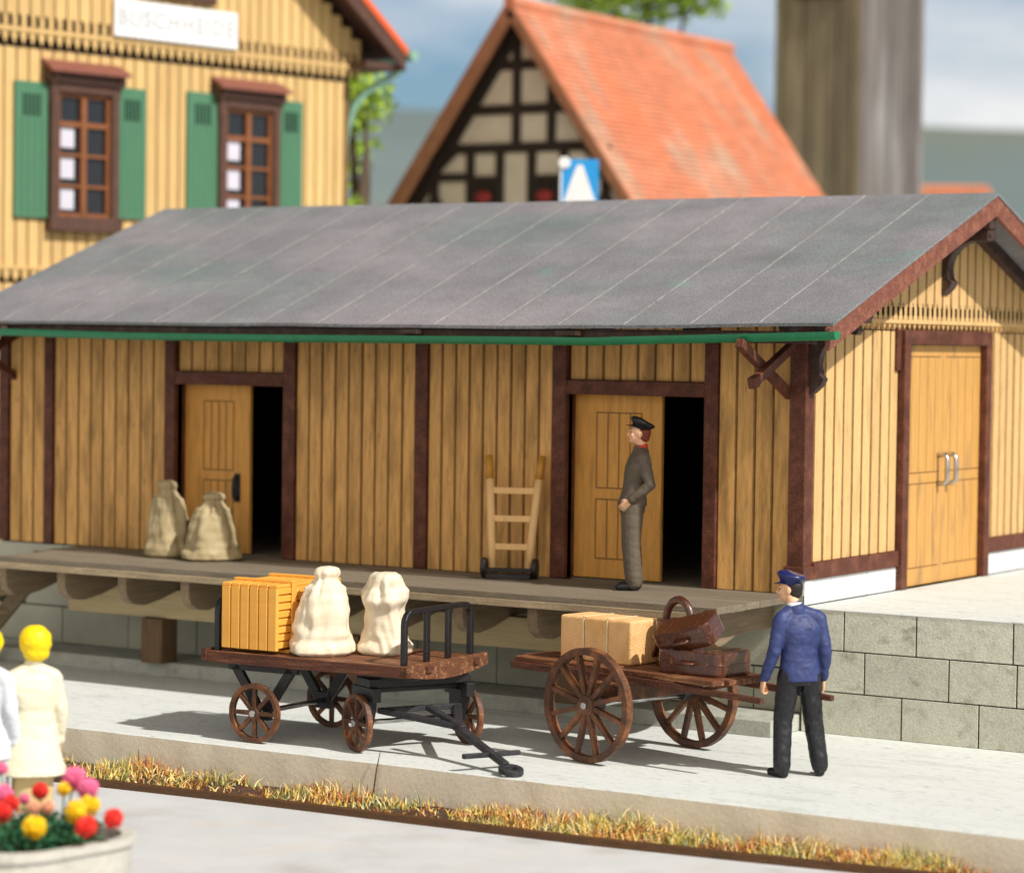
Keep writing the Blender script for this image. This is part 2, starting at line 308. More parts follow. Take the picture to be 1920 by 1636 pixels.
# raised platform (pale slab with beige edge)
pf = MB(); YE = -3.99
pf.add([(-45, YE+.012, 0), (14, YE+.012, 0), (14, 34, 0), (-45, 34, 0)], [(0, 1, 2, 3)], 0)
nx = 236; vv = []; ff = []
for i in range(nx+1):
    x = -45+59*i/nx; j = .006*noise.noise(Vector((x*3.1, 0, 0)))
    vv += [(x, YE+.012, 0), (x, YE+j, -.010+.006*noise.noise(Vector((x*9, 5, 0)))), (x, YE, -.5)]
for i in range(nx):
    ff += [(i*3, i*3+1, i*3+4, i*3+3), (i*3+1, i*3+2, i*3+5, i*3+4)]
pf.add(vv, ff[0::2], 0); pf.add(vv, ff[1::2], 1)
kind(pf.build('pavement', [m_conc, m_concf]), 'structure')
# foreground concrete and earth strip
RL = [(-30, -6.8), (-12, -5.55), (-4.67, -5.13), (-2.86, -5.0), (-1.04, -4.94), (.56, -4.88), (1.9, -4.74), (2.7, -4.64), (4.2, -4.5), (14, -3.995)]
fv = []; ff = []
for i, (x, y) in enumerate(RL): fv += [(x, y, -.27), (x-3, -40, -.27)]
for i in range(len(RL)-1): ff.append((2*i, 2*i+1, 2*i+3, 2*i+2))
kind(MB().add(fv, ff).build('road', m_fore), 'structure')
r_ = MB(); pr = None; vs = []
for (x, y) in RL: vs += [(x, y, -.27), (x, y, -.215), (x, y+.035, -.205), (x, y+.06, -.215), (x, y+.06, -.36)]
fs = []
for i in range(len(RL)-1):
    for k in range(4): fs.append((i*5+k, i*5+k+1, i*5+k+6, i*5+k+5))
r_.add(vs, fs); tag(r_.build('edging_rail', m_rail), 'long rusty brown rail edging the pale road in front of the grass', 'rail')
ev = []; ef = []; n = 120
for i in range(n+1):
    x = -12+18*i/n
    yr = next(((y0+(y1-y0)*(x-x0)/(x1-x0)) for (x0, y0), (x1, y1) in zip(RL, RL[1:]) if x0 <= x <= x1), -5)
    for k in range(7):
        t = k/6; ev.append((x, yr+.05+(YE-.0-yr-.05)*t, -.31+.05*noise.noise(Vector((x*5, t*4, 0)))+.03*math.sin(t*3.1)))
for i in range(n):
    for k in range(6): ef.append((i*7+k, i*7+k+1, i*7+k+8, i*7+k+7))
kind(MB().add(ev, ef).build('verge_soil', m_earth, smooth=True), 'structure')

# ------------------------------------------------------------------ grass strip
def grass():
    rg = random.Random(3); v = []; f = []; mi = []
    def dens(x): return .5+.5*noise.noise(Vector((x*1.5, 7.3, 0)))*1.5
    cnt = 0
    while cnt < 8200:
        x = rg.uniform(-7.2, 4.2)
        yr = next(((y0+(y1-y0)*(x-x0)/(x1-x0)) for (x0, y0), (x1, y1) in zip(RL, RL[1:]) if x0 <= x <= x1), -5)
        t = rg.random()
        d = max(.02, min(1, dens(x)+.25*noise.noise(Vector((x*6, t*3, 2)))))
        if rg.random() > d+.07: continue
        cnt += 1
        y = yr+.07+(YE-.03-yr-.07)*t
        tall = .055+.145*d*(.35+.65*t)
        h = tall*rg.uniform(.45, 1.2)*(1.35 if rg.random() < .05 else 1)
        az = rg.uniform(0, 6.283); lean = abs(rg.gauss(0, .55)); 
        if rg.random() < .25: lean += .8
        sx, sy = math.cos(az)*lean, math.sin(az)*lean
        wd = rg.uniform(.0045, .008); pa = rg.uniform(0, 3.14); wx, wy = math.cos(pa)*wd, math.sin(pa)*wd
        o = len(v); z0 = -.32
        for k, (q, ww) in enumerate(((0, 1), (.4, .9), (.75, .6), (1, .12))):
            cx, cy, cz = x+sx*h*q*q, y+sy*h*q*q, z0+h*q*(1-.25*min(lean, 1.5)*q)+.02
            cy = min(cy, YE-.006-wd)
            v += [(cx-wx*ww, cy-wy*ww, cz), (cx+wx*ww, cy+wy*ww, cz)]
        f += [(o, o+1, o+3, o+2), (o+2, o+3, o+5, o+4), (o+4, o+5, o+7, o+6)]
        c = noise.noise(Vector((x*2.2, t*2, 9)))
        r = rg.random()
        if c > .12: m = 2 if r < .36 else 3 if r < .56 else 1 if r < .8 else 0
        elif c < -.15: m = 4 if r < .30 else 0 if r < .6 else 5 if r < .72 else 1
        else: m = 0 if r < .38 else 1 if r < .64 else 2 if r < .80 else 4 if r < .93 else 3
        mi += [m]*3
    b = MB(); b.v = v; b.f = f; b.mi = mi
    return b
g = kind(grass().build('grass', GR), 'stuff'); tag(g, 'dry yellow, orange and red grass tufts growing along the platform foot', 'grass')
tw = MB().tube([(-1.98, YE-.05, -.30), (-1.955, YE-.03, -.05), (-1.93, YE-.015, .10)], [.008, .006, .003], 5)
tag(tw.build('dry_stalk', m_brown), 'thin dark brown stalk standing taller than the grass against the platform edge', 'stalk')

# ------------------------------------------------------------------ goods shed
ZD, ZS = 1.244, 1.14
XR, XL = .62, -10.12
YEV, ZEV, YRG, ZRG = -.78, 3.712, 2.95, 5.085
SL = (ZRG-ZEV)/(YRG-YEV); YB = 2*YRG
shed = thing('goods_shed', 'long low goods shed with yellow board walls, grey felt roof and loading dock doors', 'shed')
def boards(mb, x0, x1, z0, z1, w, y0, y1, gap=.009, seed=0, zt=None):
    rr = random.Random(seed); n = max(1, round((x1-x0)/w)); ww = (x1-x0)/n
    for i in range(n):
        a, b = x0+i*ww, x0+(i+1)*ww; j = rr.uniform(-.003, .003)
        mb.cham(a+gap/2+rr.uniform(0, .003), b-gap/2-rr.uniform(0, .003), y0+j, y1, z0, (zt or z1), .009)
wallb = MB(); wallb.edge_mi = 1
POST = [(-10.0, -9.86), (-9.33, -9.2), (-7.61, -7.47), (-6.02, -5.87), (-4.36, -4.21), (-2.74, -2.58), (-1.06, -.92)]
bays = [(-9.86, -9.33), (-9.2, -7.61), (-5.87, -4.36), (-4.21, -2.74), (-.92, -.16)]
for i, (a, b) in enumerate(bays): boards(wallb, a, b, ZD, 3.86, .172, 0, .03, seed=i)
for i, (a, b) in enumerate(((-7.47, -6.02), (-2.58, -1.06))): boards(wallb, a, b, 3.18, 3.86, .185, 0.035, .06, seed=9+i)
wallb.build('front_wall', [m_wall, m_burn], shed)
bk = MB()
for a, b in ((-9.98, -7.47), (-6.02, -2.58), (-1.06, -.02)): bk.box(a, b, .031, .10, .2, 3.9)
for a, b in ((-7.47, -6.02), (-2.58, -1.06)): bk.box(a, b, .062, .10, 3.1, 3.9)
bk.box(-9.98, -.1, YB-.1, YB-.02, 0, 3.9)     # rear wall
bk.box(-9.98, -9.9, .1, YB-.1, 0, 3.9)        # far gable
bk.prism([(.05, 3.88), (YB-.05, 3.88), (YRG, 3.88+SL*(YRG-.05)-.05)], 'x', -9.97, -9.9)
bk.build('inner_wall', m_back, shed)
MB().box(-9.9, -.1, .11, YB-.11, ZD-.08, ZD).build('floor', m_dock, shed)
for i, (a, b) in enumerate(POST):
    MB().box(a, b, -.035, .16, ZD+.002, 3.85).build('post', m_brown, shed, .006)
# corner post (with slightly swollen base)
cp = MB().box(-.16, .012, -.05, .125, 1.38, 3.84).box(-.185, .030, -.075, .16, 1.372, 1.50)
cp.build('corner_post', m_brown, shed, .008)
for a, b in ((-7.47, -6.02), (-2.58, -1.06)):
    MB().box(a, b, -.03, .14, 3.035, 3.175).build('lintel', m_brown, shed, .006)
# sliding doors with burnt-in panel lines
def slide_door(x0, x1, y, handle=None):
    d = MB().box(x0, x1, y, y+.05, ZD+.01, 3.04).build('door', m_door, shed, .004)
    l = MB(); z0, z1 = ZD+.2, 2.86; a, b = x0+.36, x1-.22; e = .0035
    def hl(z): l.box(a, b, y-e, y+.001, z-.006, z+.006)
    for z in (z0, 2.02, 2.13, z1): hl(z)
    for za, zb in ((z0, 2.02), (2.13, z1)):
        nn = 5
        for k in range(nn): 
            xx = a+(b-a)*k/(nn-1); l.box(xx-.005, xx+.005, y-e-.0005, y+.001, za-.006, zb+.006)
    o = l.build('panel_lines', m_line, d)
    if handle:
        hb = MB().tube([(handle, y-.0, 2.07), (handle, y-.06, 2.05), (handle, y-.07, 1.95), (handle, y-.06, 1.85), (handle, y-.0, 1.83)], .022, 10)
        hb.box(handle-.038, handle+.038, y-.012, y+.0, 1.80, 2.10)
        hb.build('handle', m_black, d, smooth=False)
slide_door(-7.58, -6.60, .165, -6.76); slide_door(-2.70, -1.62, .165)
# gable wall (x = 0 plane)
def gboards(mb, y0, y1, z0, z1f, w, x0, x1, seed=0, gap=.02):
    rr = random.Random(seed); n = max(1, round((y1-y0)/w)); ww = (y1-y0)/n
    for i in range(n):
        a, b = y0+i*ww+gap/2, y0+(i+1)*ww-gap/2
        zz = z1f if not callable(z1f) else min(z1f(a), z1f(b))
        mb.cham(x0, x1+rr.uniform(-.003, .003), a, b, z0, zz, .012, axis='x')
gb = MB(); gb.edge_mi = 1; YD0, YD1 = 2.01, 4.23
gboards(gb, .155, YD0, 1.535, 3.80, .205, -.03, 0.0, 1); gboards(gb, YD1, 5.38, 1.535, 3.80, .205, -.03, 0, 2); gboards(gb, YD0, YD1, 3.70, 3.80, .205, -.03, 0, 3)
roofz = lambda y: ZEV+SL*((y if y < YRG else YB-y)-YEV)-.20
gboards(gb, .06, YB-.06, 3.93, lambda y: roofz(y)+.12, .205, .0, .045, 4)
gb.build('gable_wall', [m_gable, m_burn], shed)
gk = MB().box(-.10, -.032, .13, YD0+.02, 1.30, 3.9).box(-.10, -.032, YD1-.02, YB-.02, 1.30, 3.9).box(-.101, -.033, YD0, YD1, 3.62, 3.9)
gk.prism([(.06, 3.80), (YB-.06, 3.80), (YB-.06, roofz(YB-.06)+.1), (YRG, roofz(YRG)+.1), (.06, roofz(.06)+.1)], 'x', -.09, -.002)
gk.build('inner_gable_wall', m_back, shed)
# scalloped trim: teeth with slots between
tr = MB(); y = .10; tw_ = .118; r2 = random.Random(5)
while y < YB-.1:
    c = y+tw_/2
    # tooth: body + pointed lower end, keyhole slot left between neighbours
    P = [(c-.030, 3.93), (c-.030, 3.85), (c-.048, 3.825), (c-.048, 3.80), (c+.048, 3.80), (c+.048, 3.825), (c+.030, 3.85), (c+.030, 3.93)]
    tr.prism(P, 'x', .002, .047); tr.mi[-8:] = [1]*8
    tr.prism([(c-.036, 3.765), (c, 3.70), (c+.036, 3.765)], 'x', .004, .040)
    y += tw_
tr.box(.0, .055, .09, YB-.1, 3.765, 3.80)
tr.box(.0005, .0022, .14, YB-.14, 3.69, 3.763, 1).box(.0, .003, .1, YB-.1, 3.803, 3.93, 1)  # lower dark strip paints the shadow of the points; upper one backs the slots
y = .10
while y < YB-.1: tr.box(.0455, .0475, y-.008, y+.008, 3.935, 3.965, 1); y += tw_
tr.build('scalloped_trim', [m_gable, m_back], shed)
# gable sill, door frame, doors, plinth
sl = MB().box(-.08, .04, .13, YD0-.001, 1.375, 1.53).build('sill', m_brown, shed, .008)
MB().box(-.08, .04, YD1+.001, YB, 1.375, 1.53).build('sill', m_brown, shed, .008)
df = MB().box(-.06, .07, YD0, YD0+.14, ZS+.002, 3.70).box(-.06, .07, YD1-.14, YD1, ZS+.002, 3.70).box(-.06, .071, YD0+.1401, YD1-.1401, 3.56, 3.70)
df.box(-.07, .03, YD0-.10, YD0-.0, 3.30, 3.72)
df.build('door_frame', m_brown, shed, .007)
ym = (YD0+YD1)/2; 
for s, (a, b) in enumerate(((YD0+.142, ym-.004), (ym+.004, YD1-.142))):
    d = MB().box(-.05, -.01, a, b, ZS+.01, 3.558).build('door', m_doorg, shed, .004)
    l = MB(); e = .003
    for z in (1.33, 2.17, 2.28, 3.44): l.box(-.011, -.01+e, a+(.0 if s == 0 else .06), b-(.06 if s == 0 else .0), z-.005, z+.005)
    for k in (1, 2, 3, 4):
        yy = a+(b-a)*k/5; l.box(-.011, -.01+e*.6, yy-.002, yy+.002, 1.335, 2.165); l.box(-.011, -.01+e*.6, yy-.002, yy+.002, 2.285, 3.435)
    l.build('panel_lines', m_line, d)
    hy = ym-.10 if s == 0 else ym+.12
    MB().tube([(-.01, hy, 2.44), (.06, hy, 2.45), (.095, hy, 2.42), (.10, hy, 2.30), (.095, hy, 2.19), (.06, hy, 2.155), (-.01, hy, 2.16)], .026, 10).build('handle', m_steel, d, smooth=True)
pl = MB(); yy = [.0, .55, 1.35, YD0-.002]
pl.box(-.05, .008, -.002, .543, ZS+.002, 1.373).box(-.05, .006, .557, 1.343, ZS+.002, 1.373).box(-.05, .008, 1.357, YD0-.002, ZS+.002, 1.373)
pl2 = MB(); pl2.box(-.05, .008, YD1+.002, 4.62, ZS+.002, 1.373).box(-.05, .006, 4.626, YB, ZS+.002, 1.373); pl.mi = [0]*len(pl.mi); pl.box(-.05, -.002, .0, YD0-.01, ZS, 1.36, 1); pl2.box(-.05, -.002, YD1+.01, YB-.01, ZS, 1.36)
pl2.build('plinth', m_plinth, shed, .004)
pl.build('plinth', [m_plinth, m_found], shed, .004)
# foundation wall under the dock (stone)
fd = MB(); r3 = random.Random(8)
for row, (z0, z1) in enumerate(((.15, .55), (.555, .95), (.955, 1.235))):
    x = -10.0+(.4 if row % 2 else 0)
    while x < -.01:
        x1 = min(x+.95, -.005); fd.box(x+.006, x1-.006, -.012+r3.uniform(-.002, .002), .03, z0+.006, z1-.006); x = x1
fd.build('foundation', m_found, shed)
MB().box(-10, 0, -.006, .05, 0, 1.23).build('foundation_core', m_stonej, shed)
# roof: slightly warped felt sheets with pale seams
NP = 15; NX = 60; NT = 10; EXT = -12.6
def roof_pt(x, t, back=False, dz=0):
    # t 0 at eave, 1 at ridge
    y = YEV+(YRG-YEV)*t; z = ZEV+(ZRG-ZEV)*t
    s = (x+3)/3.7
    e = -.024 if x < -3 else -.024+.052*min(1, s)**1.5
    e += .010*noise.noise(Vector((x*.9, 1.7, 0)))
    z += e*(1-t)+.006*noise.noise(Vector((x*.7, t*2, 4)))
    if back: y = YB-y
    return (x, y, z+dz)
for back in (False, True):
    top = []; f = []
    for lay, dz in ((0, .0), (1, -.03)):
        for i in range(NX+1):
            x = XL+(XR-XL)*i/NX
            for k in range(NT+1): top.append(roof_pt(x, k/NT, back, dz))
    A = lambda i, k, l: l*(NX+1)*(NT+1)+i*(NT+1)+k
    for i in range(NX):
        for k in range(NT):
            f.append((A(i, k, 0), A(i+1, k, 0), A(i+1, k+1, 0), A(i, k+1, 0))); f.append((A(i, k, 1), A(i, k+1, 1), A(i+1, k+1, 1), A(i+1, k, 1)))
    for i in range(NX): f.append((A(i, 0, 0), A(i, 0, 1), A(i+1, 0, 1), A(i+1, 0, 0)))
    for k in range(NT): f.append((A(0, k, 0), A(0, k+1, 0), A(0, k+1, 1), A(0, k, 1))); f.append((A(NX, k, 0), A(NX, k, 1), A(NX, k+1, 1), A(NX, k+1, 0)))
    rf = MB().add(top, f).build('roof', m_felt, shed)
    for e_ in rf.data.polygons: pass
    sm = MB(); r4 = random.Random(4)
    for j in range(1, NP):
        x = XR-.02-j*.705+r4.uniform(-.012, .012)
        if x < XL+.1: continue
        pv = []; pf_ = []; seg = 24
        for k in range(seg+1):
            t = .004+.992*k/seg; wv = .0058*(1+.5*noise.noise(Vector((x*9, t*11, 0))))
            a = roof_pt(x-wv, t, back, .0045); b = roof_pt(x+wv, t, back, .0045); pv += [a, b]
        for k in range(seg): pf_.append((2*k, 2*k+1, 2*k+3, 2*k+2))
        sm.add(pv, pf_)
    sm.build('felt_seams', m_feltl, rf)
for back in (False, True):
    sg = -1 if back else 1
    vb = MB(); N1 = 12; vs = []; fs = []
    for k in range(N1+1):
        t = -.012+1.012*k/N1; tt = min(t, 1)
        p = roof_pt(XR, max(0, tt), back, -.032); y = YEV+(YRG-YEV)*tt; y = YB-y if back else y
        if t < 0: p = (p[0], y, p[2]+(ZRG-ZEV)*t)
        vs += [(XR-.055, y, p[2]), (XR-.012, y, p[2]), (XR-.012, y, p[2]-.20), (XR-.055, y, p[2]-.20)]
    for k in range(N1):
        for q in range(4): fs.append((k*4+q, k*4+(q+1) % 4, k*4+4+(q+1) % 4, k*4+4+q))
    fs += [(0, 1, 2, 3), (N1*4+3, N1*4+2, N1*4+1, N1*4)]
    vb.add(vs, fs); vb.build('verge_board', m_verge, shed)
    # far verge
    vb2 = MB().bar((XL+.04, YEV if not back else YB-YEV, ZEV-.12), (XL+.04, YRG, ZRG-.12), .05, .18); vb2.build('verge_board', m_brownd, shed)
# rafters, eave fascia, purlins
for x in np.arange(-9.7, .6, .98):
    for back in (False, True):
        a = roof_pt(x, 0.02, back, -.10); b = roof_pt(x, .995, back, -.10); MB().bar(a, b, .09, .12).build('rafter', m_brownd, shed)
for nm, yy, zz in (('eave_board', YEV+.05, ZEV-.085),):
    MB().box(XL+.08, XR-.06, yy, yy+.03, zz-.05, zz+.035).build(nm, m_brownd, shed)
MB().box(-9.95, .585, -.06, .11, 3.745, 3.87).build('wall_plate', m_brownd, shed, .006)
MB().box(-9.95, .57, YRG-.08, YRG+.08, 4.72, 4.87).build('ridge_purlin', m_brownd, shed, .006)
MB().box(-9.95, .40, -.74, -.64, 3.55, 3.64).build('eave_purlin', m_brownd, shed, .004)
# carved brackets under the gable overhang
def bracket(y, zt, zb, xo, th=.10):
    P = [(0.002, zb), (.05, zb+.02), (.13, zb+.09), (.16, zb+.15), (.12, zb+.19), (.11, zb+.26)]
    for k in range(9):
        a = math.pi-(math.pi/2)*k/8; P.append((xo-.08+(xo-.08-.11)*math.cos(a), zb+.30+(zt-.10-zb-.30)*math.sin(a)))
    P += [(xo-.02, zt-.11), (xo-.0, zt-.07), (xo-.02, zt), (0.002, zt)]
    b = MB().prism(P, 'y', y-th/2, y+th/2); b.build('bracket', m_brownd, shed, .004)
bracket(.05, 3.745, 3.08, .50); bracket(YRG+.04, 4.72, 4.04, .57, .16)
MB().box(.36, .55, YRG-.07, YRG+.07, 4.60, 4.715).build('bracket_cap', m_brownd, shed, .01)
# crossed struts at both ends of the front
for x in (-.19, -9.80):
    MB().bar((x, .03, 3.07), (x, -1.0, 3.55), .075, .085).build('strut', m_brown, shed, .004)
    MB().bar((x+.06, .02, 3.57), (x+.06, -.83, 3.20), .075, .085).bar((x+.06, -.79, 3.215), (x+.06, -.87, 3.185), .08, .10).build('strut', m_brown, shed, .004)
# green gutter, slightly kinked sections
GP = [(-10.2, 3.575), (-9.19, 3.572), (-7.47, 3.545), (-5.58, 3.542), (-3.21, 3.55), (-1.76, 3.552), (-1.5, 3.562), (.71, 3.63)]
gt = MB(); n = 14
vs = []; fs = []
for (x, z) in GP:
    for k in range(n+1):
        a = math.pi+math.pi*k/n; vs.append((x, -.88+.066*math.cos(a), z+.03+.075*math.sin(a)))
    for k in range(n+1):
        a = 2*math.pi-math.pi*k/n; vs.append((x, -.88+.054*math.cos(a), z+.03+.063*math.sin(a)))
q = 2*(n+1)
for i in range(len(GP)-1):
    for k in range(q): fs.append((i*q+k, i*q+(k+1) % q, (i+1)*q+(k+1) % q, (i+1)*q+k))
fs += [tuple(range(n+1)), tuple(range((len(GP)-1)*q, (len(GP)-1)*q+n+1))]
gt.add(vs, fs); gu = gt.build('gutter', m_green, shed)
for x in (-8.2, -6.6, -5.2, -3.9, -2.95, -2.2, -1.53, -.95, -.3, .35):
    z = next((z0+(z1-z0)*(x-x0)/(x1-x0)) for (x0, z0), (x1, z1) in zip(GP, GP[1:]) if x0 <= x <= x1)
    vs = []; 
    for xx in (x-.008, x+.008):
        for k in range(n+1):
            a = math.pi+math.pi*k/n; vs.append((xx, -.88+.071*math.cos(a), z+.033+.080*math.sin(a)))
    MB().add(vs, [(k, k+1, k+n+2, k+n+1) for k in range(n)]).build('gutter_joint', m_green, gu)
for x in (-9.4, -4.0, -2.2, -.45):
    MB().box(x, x+.22, -.87, -.69, 3.60, 3.64).build('gutter_hanger', m_brownd, shed)

# ------------------------------------------------------------------ dock, ledge, ramp
dock = thing('loading_dock', 'weathered grey plank loading dock on curved joists along the shed front', 'dock')
dm = MB(); rr = random.Random(2)
X0, X1 = -8.72, -.02
for i in range(6):
    a = -1.664+i*.272; dm.box(X0 if i > 2 else X0+.25, X1, a+.003, a+.269, ZD-.062+rr.uniform(-.003, 0), ZD+rr.uniform(-.003, .0))
dm.build('deck', m_dock, dock, .005)
MB().box(X0+.26, X1-.01, -1.672, -1.60, ZD-.125, ZD-.060).build('edge_beam', mat('edge beam timber', (.36, .28, .18), .8, .25, (.6, 7, 7), 4, .4, 25, .08, ((.15, .11, .07), (1.2, 8, 8), .5, .7, .6), speck=.15), dock, .004)
for x in [-8.5+.815*k for k in range(11)]:
    P = [(-.02, ZD-.066), (-1.52, ZD-.066), (-1.56, ZD-.10), (-1.56, ZD-.28)]
    P += [(-1.52, ZD-.36), (-1.42, ZD-.42), (-1.25, ZD-.44), (-1.0, ZD-.40), (-.78, ZD-.34), (-.60, ZD-.32), (-.02, ZD-.32)]
    MB().prism(P, 'x', x-.055, x+.055).build('joist', m_dockb, dock, .006)
MB().box(-8.3, -.9, -.76, -.60, .62, ZD-.325).build('beam', m_tan, dock, .006)
for x in (-7.1, -4.6, -2.1): MB().box(x-.14, x+.14, -.82, -.56, .15, .615).build('support_post', m_post, dock, .008)
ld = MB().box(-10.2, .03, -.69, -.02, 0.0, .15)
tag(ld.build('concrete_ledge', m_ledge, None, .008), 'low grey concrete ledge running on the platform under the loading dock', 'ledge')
st = thing('wooden_stair', 'worn wooden stair descending beside the far left end of the dock', 'stair')
for y in (-1.55, -.75): MB().bar((-8.62, y, 1.12), (-9.75, y, .02), .06, .17).build('stringer', m_dockb, st, .004)
for k in range(4):
    t = (k+.6)/4.6; x = -8.62-1.13*t; z = 1.12-1.10*t; MB().box(x-.13, x+.13, -1.515, -.785, z+.03, z+.07).build('tread', m_tan, st, .004)

ramp = thing('stone_ramp', 'raised stone block loading ramp with pale concrete top beside the shed gable', 'ramp')
rs = MB(); r5 = random.Random(12)
rows = [(.768, 1.128, [-.0, .42, 1.13, 2.05, 2.9, 3.8, 4.7, 5.6, 6.5]), (.388, .762, [0, .63, 1.45, 2.09, 2.95, 3.85, 4.75, 5.65, 6.5]), (0.0, .382, [0, .2, 1.0, 1.74, 2.6, 3.5, 4.4, 5.3, 6.5])]
for z0, z1, xs in rows:
    for a, b in zip(xs, xs[1:]): rs.box(.05+max(a, 0)+.007, .05+b-.007, -.13+r5.uniform(-.0015, .0015), -.07, z0+.003, z1-.003)
rs.build('block_wall', m_stone, ramp, .003)
MB().box(.052, 6.54, -.122, 9, 0, 1.12).build('core', m_stonej, ramp)
tp = MB().box(.03, 6.56, -.134, 9.0, 1.125, ZS).build('top_slab', m_conc, ramp, .006)

# ------------------------------------------------------------------ sacks
def sack(name, label, loc, h, w, mt, seed, rz=0, tied=True, group=None, squat=0):
    nT, nZ = 64, 56; v = []; f = []; so = Vector((seed*7.3, seed*3.1, 0))
    for i in range(nZ+1):
        t = i/nZ
        K = ((0, .84), (.04, .98), (.10, .97), (.20, .84), (.45, .78), (.62, .70), (.75, .58), (.82, .39), (.865, .31), (.93, .38), (.975, .35), (1, .20)) if tied else ((0, .84), (.04, .98), (.10, .98), (.22, .82), (.38, .70), (.52, .74), (.66, .83), (.76, .76), (.84, .64), (.91, .62), (.965, .56), (1, .38))
        for (ta, ra), (tb_, rb) in zip(K, K[1:]):
            if ta <= t <= tb_+1e-9: q = (t-ta)/(tb_-ta); q = q*q*(3-2*q); r = ra+(rb-ra)*q; break
        for k in range(nT):
            a = 2*math.pi*k/nT; c, s = math.cos(a), math.sin(a)
            fold = 1
            p = Vector((c*1.1, s*1.1, t*2.1))+so
            fold += .12*noise.noise(p*1.15)+.09*noise.noise(Vector((p.x*2.4, p.y*2.4, p.z*1.2)))+.07*(1-abs(noise.noise(Vector((p.x*3.4, p.y*3.4, p.z*1.6)))*2.2))
            sag = .07*math.sin(a*2+seed+t*5)*math.exp(-((t-.25)/.2)**2)
            # horizontal sag folds low down, vertical pleats near the neck
            fold += .035*math.sin((t*30+2.2*math.sin(a+seed)+1.3*math.sin(2*a)))*math.exp(-((t-.22)/.16)**2)
            fold += (.13*math.sin(a*7+3*noise.noise(p)+seed)+.05*math.sin(a*13+seed))*math.exp(-((t-.80)/.13)**2)+.035*math.sin(a*6+4*noise.noise(p*.8)+seed)*math.exp(-((t-.5)/.25)**2)
            if not tied: fold += .07*math.sin(t*19+1.5*math.sin(a+seed))*math.exp(-((t-.6)/.35)**2)
            rr = r*w/2*(fold+sag)
            z = h*(t+.012*noise.noise(Vector((c, s, t*3))*2+so)) if t > .05 else h*t
            lean = .05*math.sin(seed)*t*t
            v.append((rr*c*1.06+lean, rr*s*.86, max(0, z)))
    for i in range(nZ):
        for k in range(nT): f.append((i*nT+k, i*nT+(k+1) % nT, (i+1)*nT+(k+1) % nT, (i+1)*nT+k))
    f.append(tuple(range(nT))[::-1]); f.append(tuple(range(nZ*nT, (nZ+1)*nT)))
    o = MB().add(v, f).build(name, mt, None, smooth=True)
    o.location = loc; o.rotation_euler = (0, 0, rz)
    return tag(o, label, 'sack', group)
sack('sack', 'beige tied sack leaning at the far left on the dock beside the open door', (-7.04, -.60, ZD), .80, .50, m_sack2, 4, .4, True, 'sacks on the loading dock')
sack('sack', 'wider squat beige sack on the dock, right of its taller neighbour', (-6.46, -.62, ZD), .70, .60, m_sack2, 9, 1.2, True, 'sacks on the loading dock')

# ------------------------------------------------------------------ wheels
def wheel(parent, c, R, ns, th, axis_rot, rimw, spw, hub=.07):
    """rim mesh with spokes, hub and axle cap as children; the wheel stands in the x-z plane of its parent, turned by axis_rot about z"""
    mb = MB(); n = 48; vs = []; fs = []
    for k in range(n):
        a = 2*math.pi*k/n; ro = R*(1+.004*math.sin(k*2.3))
        for rr, y in ((ro, -th/2), (ro, th/2), (R-rimw, th/2), (R-rimw, -th/2)): vs.append((rr*math.cos(a), y, rr*math.sin(a)))
    for k in range(n):
        k2 = (k+1) % n
        for q in range(4): fs.append((k*4+q, k*4+(q+1) % 4, k2*4+(q+1) % 4, k2*4+q))
    mb.add(vs, fs); o = mb.build('wheel', m_wheel, parent, .003)
    o.location = c; o.rotation_euler = (0, 0, axis_rot)
    for k in range(ns):
        a = 2*math.pi*(k+.5)/ns if ns == 12 else 2*math.pi*k/ns
        MB().bar((.03*math.cos(a), 0, .03*math.sin(a)), ((R-rimw*.8)*math.cos(a), 0, (R-rimw*.8)*math.sin(a)), th*.72, spw*1.15, up=(-math.sin(a), 0, math.cos(a)), h2=spw*.95).build('spoke', m_wheel, o, .002)
    MB().tube([(0, -th*.55, 0), (0, th*.55, 0)], hub, 20).build('hub', m_wheel, o, .004)
    MB().tube([(0, -th*.55-.02, 0), (0, th*.55+.02, 0)], .03, 14).build('axle_cap', m_steel, o, .003)
    return o

# ------------------------------------------------------------------ four-wheeled luggage trolley
C1 = Vector((-2.99, -3.13, 0))
t1 = thing('platform_trolley', 'four-wheeled flat trolley with black end racks and a dark drawbar resting on the platform', 'trolley', C1, R_(2.2))
ZT = .78
dk = MB(); r6 = random.Random(1)
for i in range(5): dk.box(-1.0, 1.09, -.60+i*.24+.002, -.60+(i+1)*.24-.002, ZT-.085, ZT+r6.uniform(-.002, .001))
dk.build('deck', m_cart, t1, .004)
MB().box(-1.0, 1.09, -.615, -.602, ZT-.10, ZT-.004).build('side_board', m_cartd, t1, .003)
MB().box(-1.0, 1.09, .602, .615, ZT-.10, ZT-.004).build('side_board', m_cartd, t1, .003)
P = [(-.63, ZT+.015), (.63, ZT+.015), (.63, ZT-.09)]+[(.63-1.26*k/10, ZT-.09-.055*math.sin(math.pi*k/10)) for k in range(1, 10)]+[(-.63, ZT-.09)]
eb = MB().prism(P, 'x', 1.092, 1.145).build('end_beam', m_cart, t1, .004)
for y in (-.36, .42): MB().box(1.143, 1.165, y-.04, y+.04, ZT-.07, ZT-.01).build('bolt_plate', m_cartd, eb, .004)
MB().prism(P, 'x', -1.055, -1.002).build('end_beam', m_cartd, t1, .004)
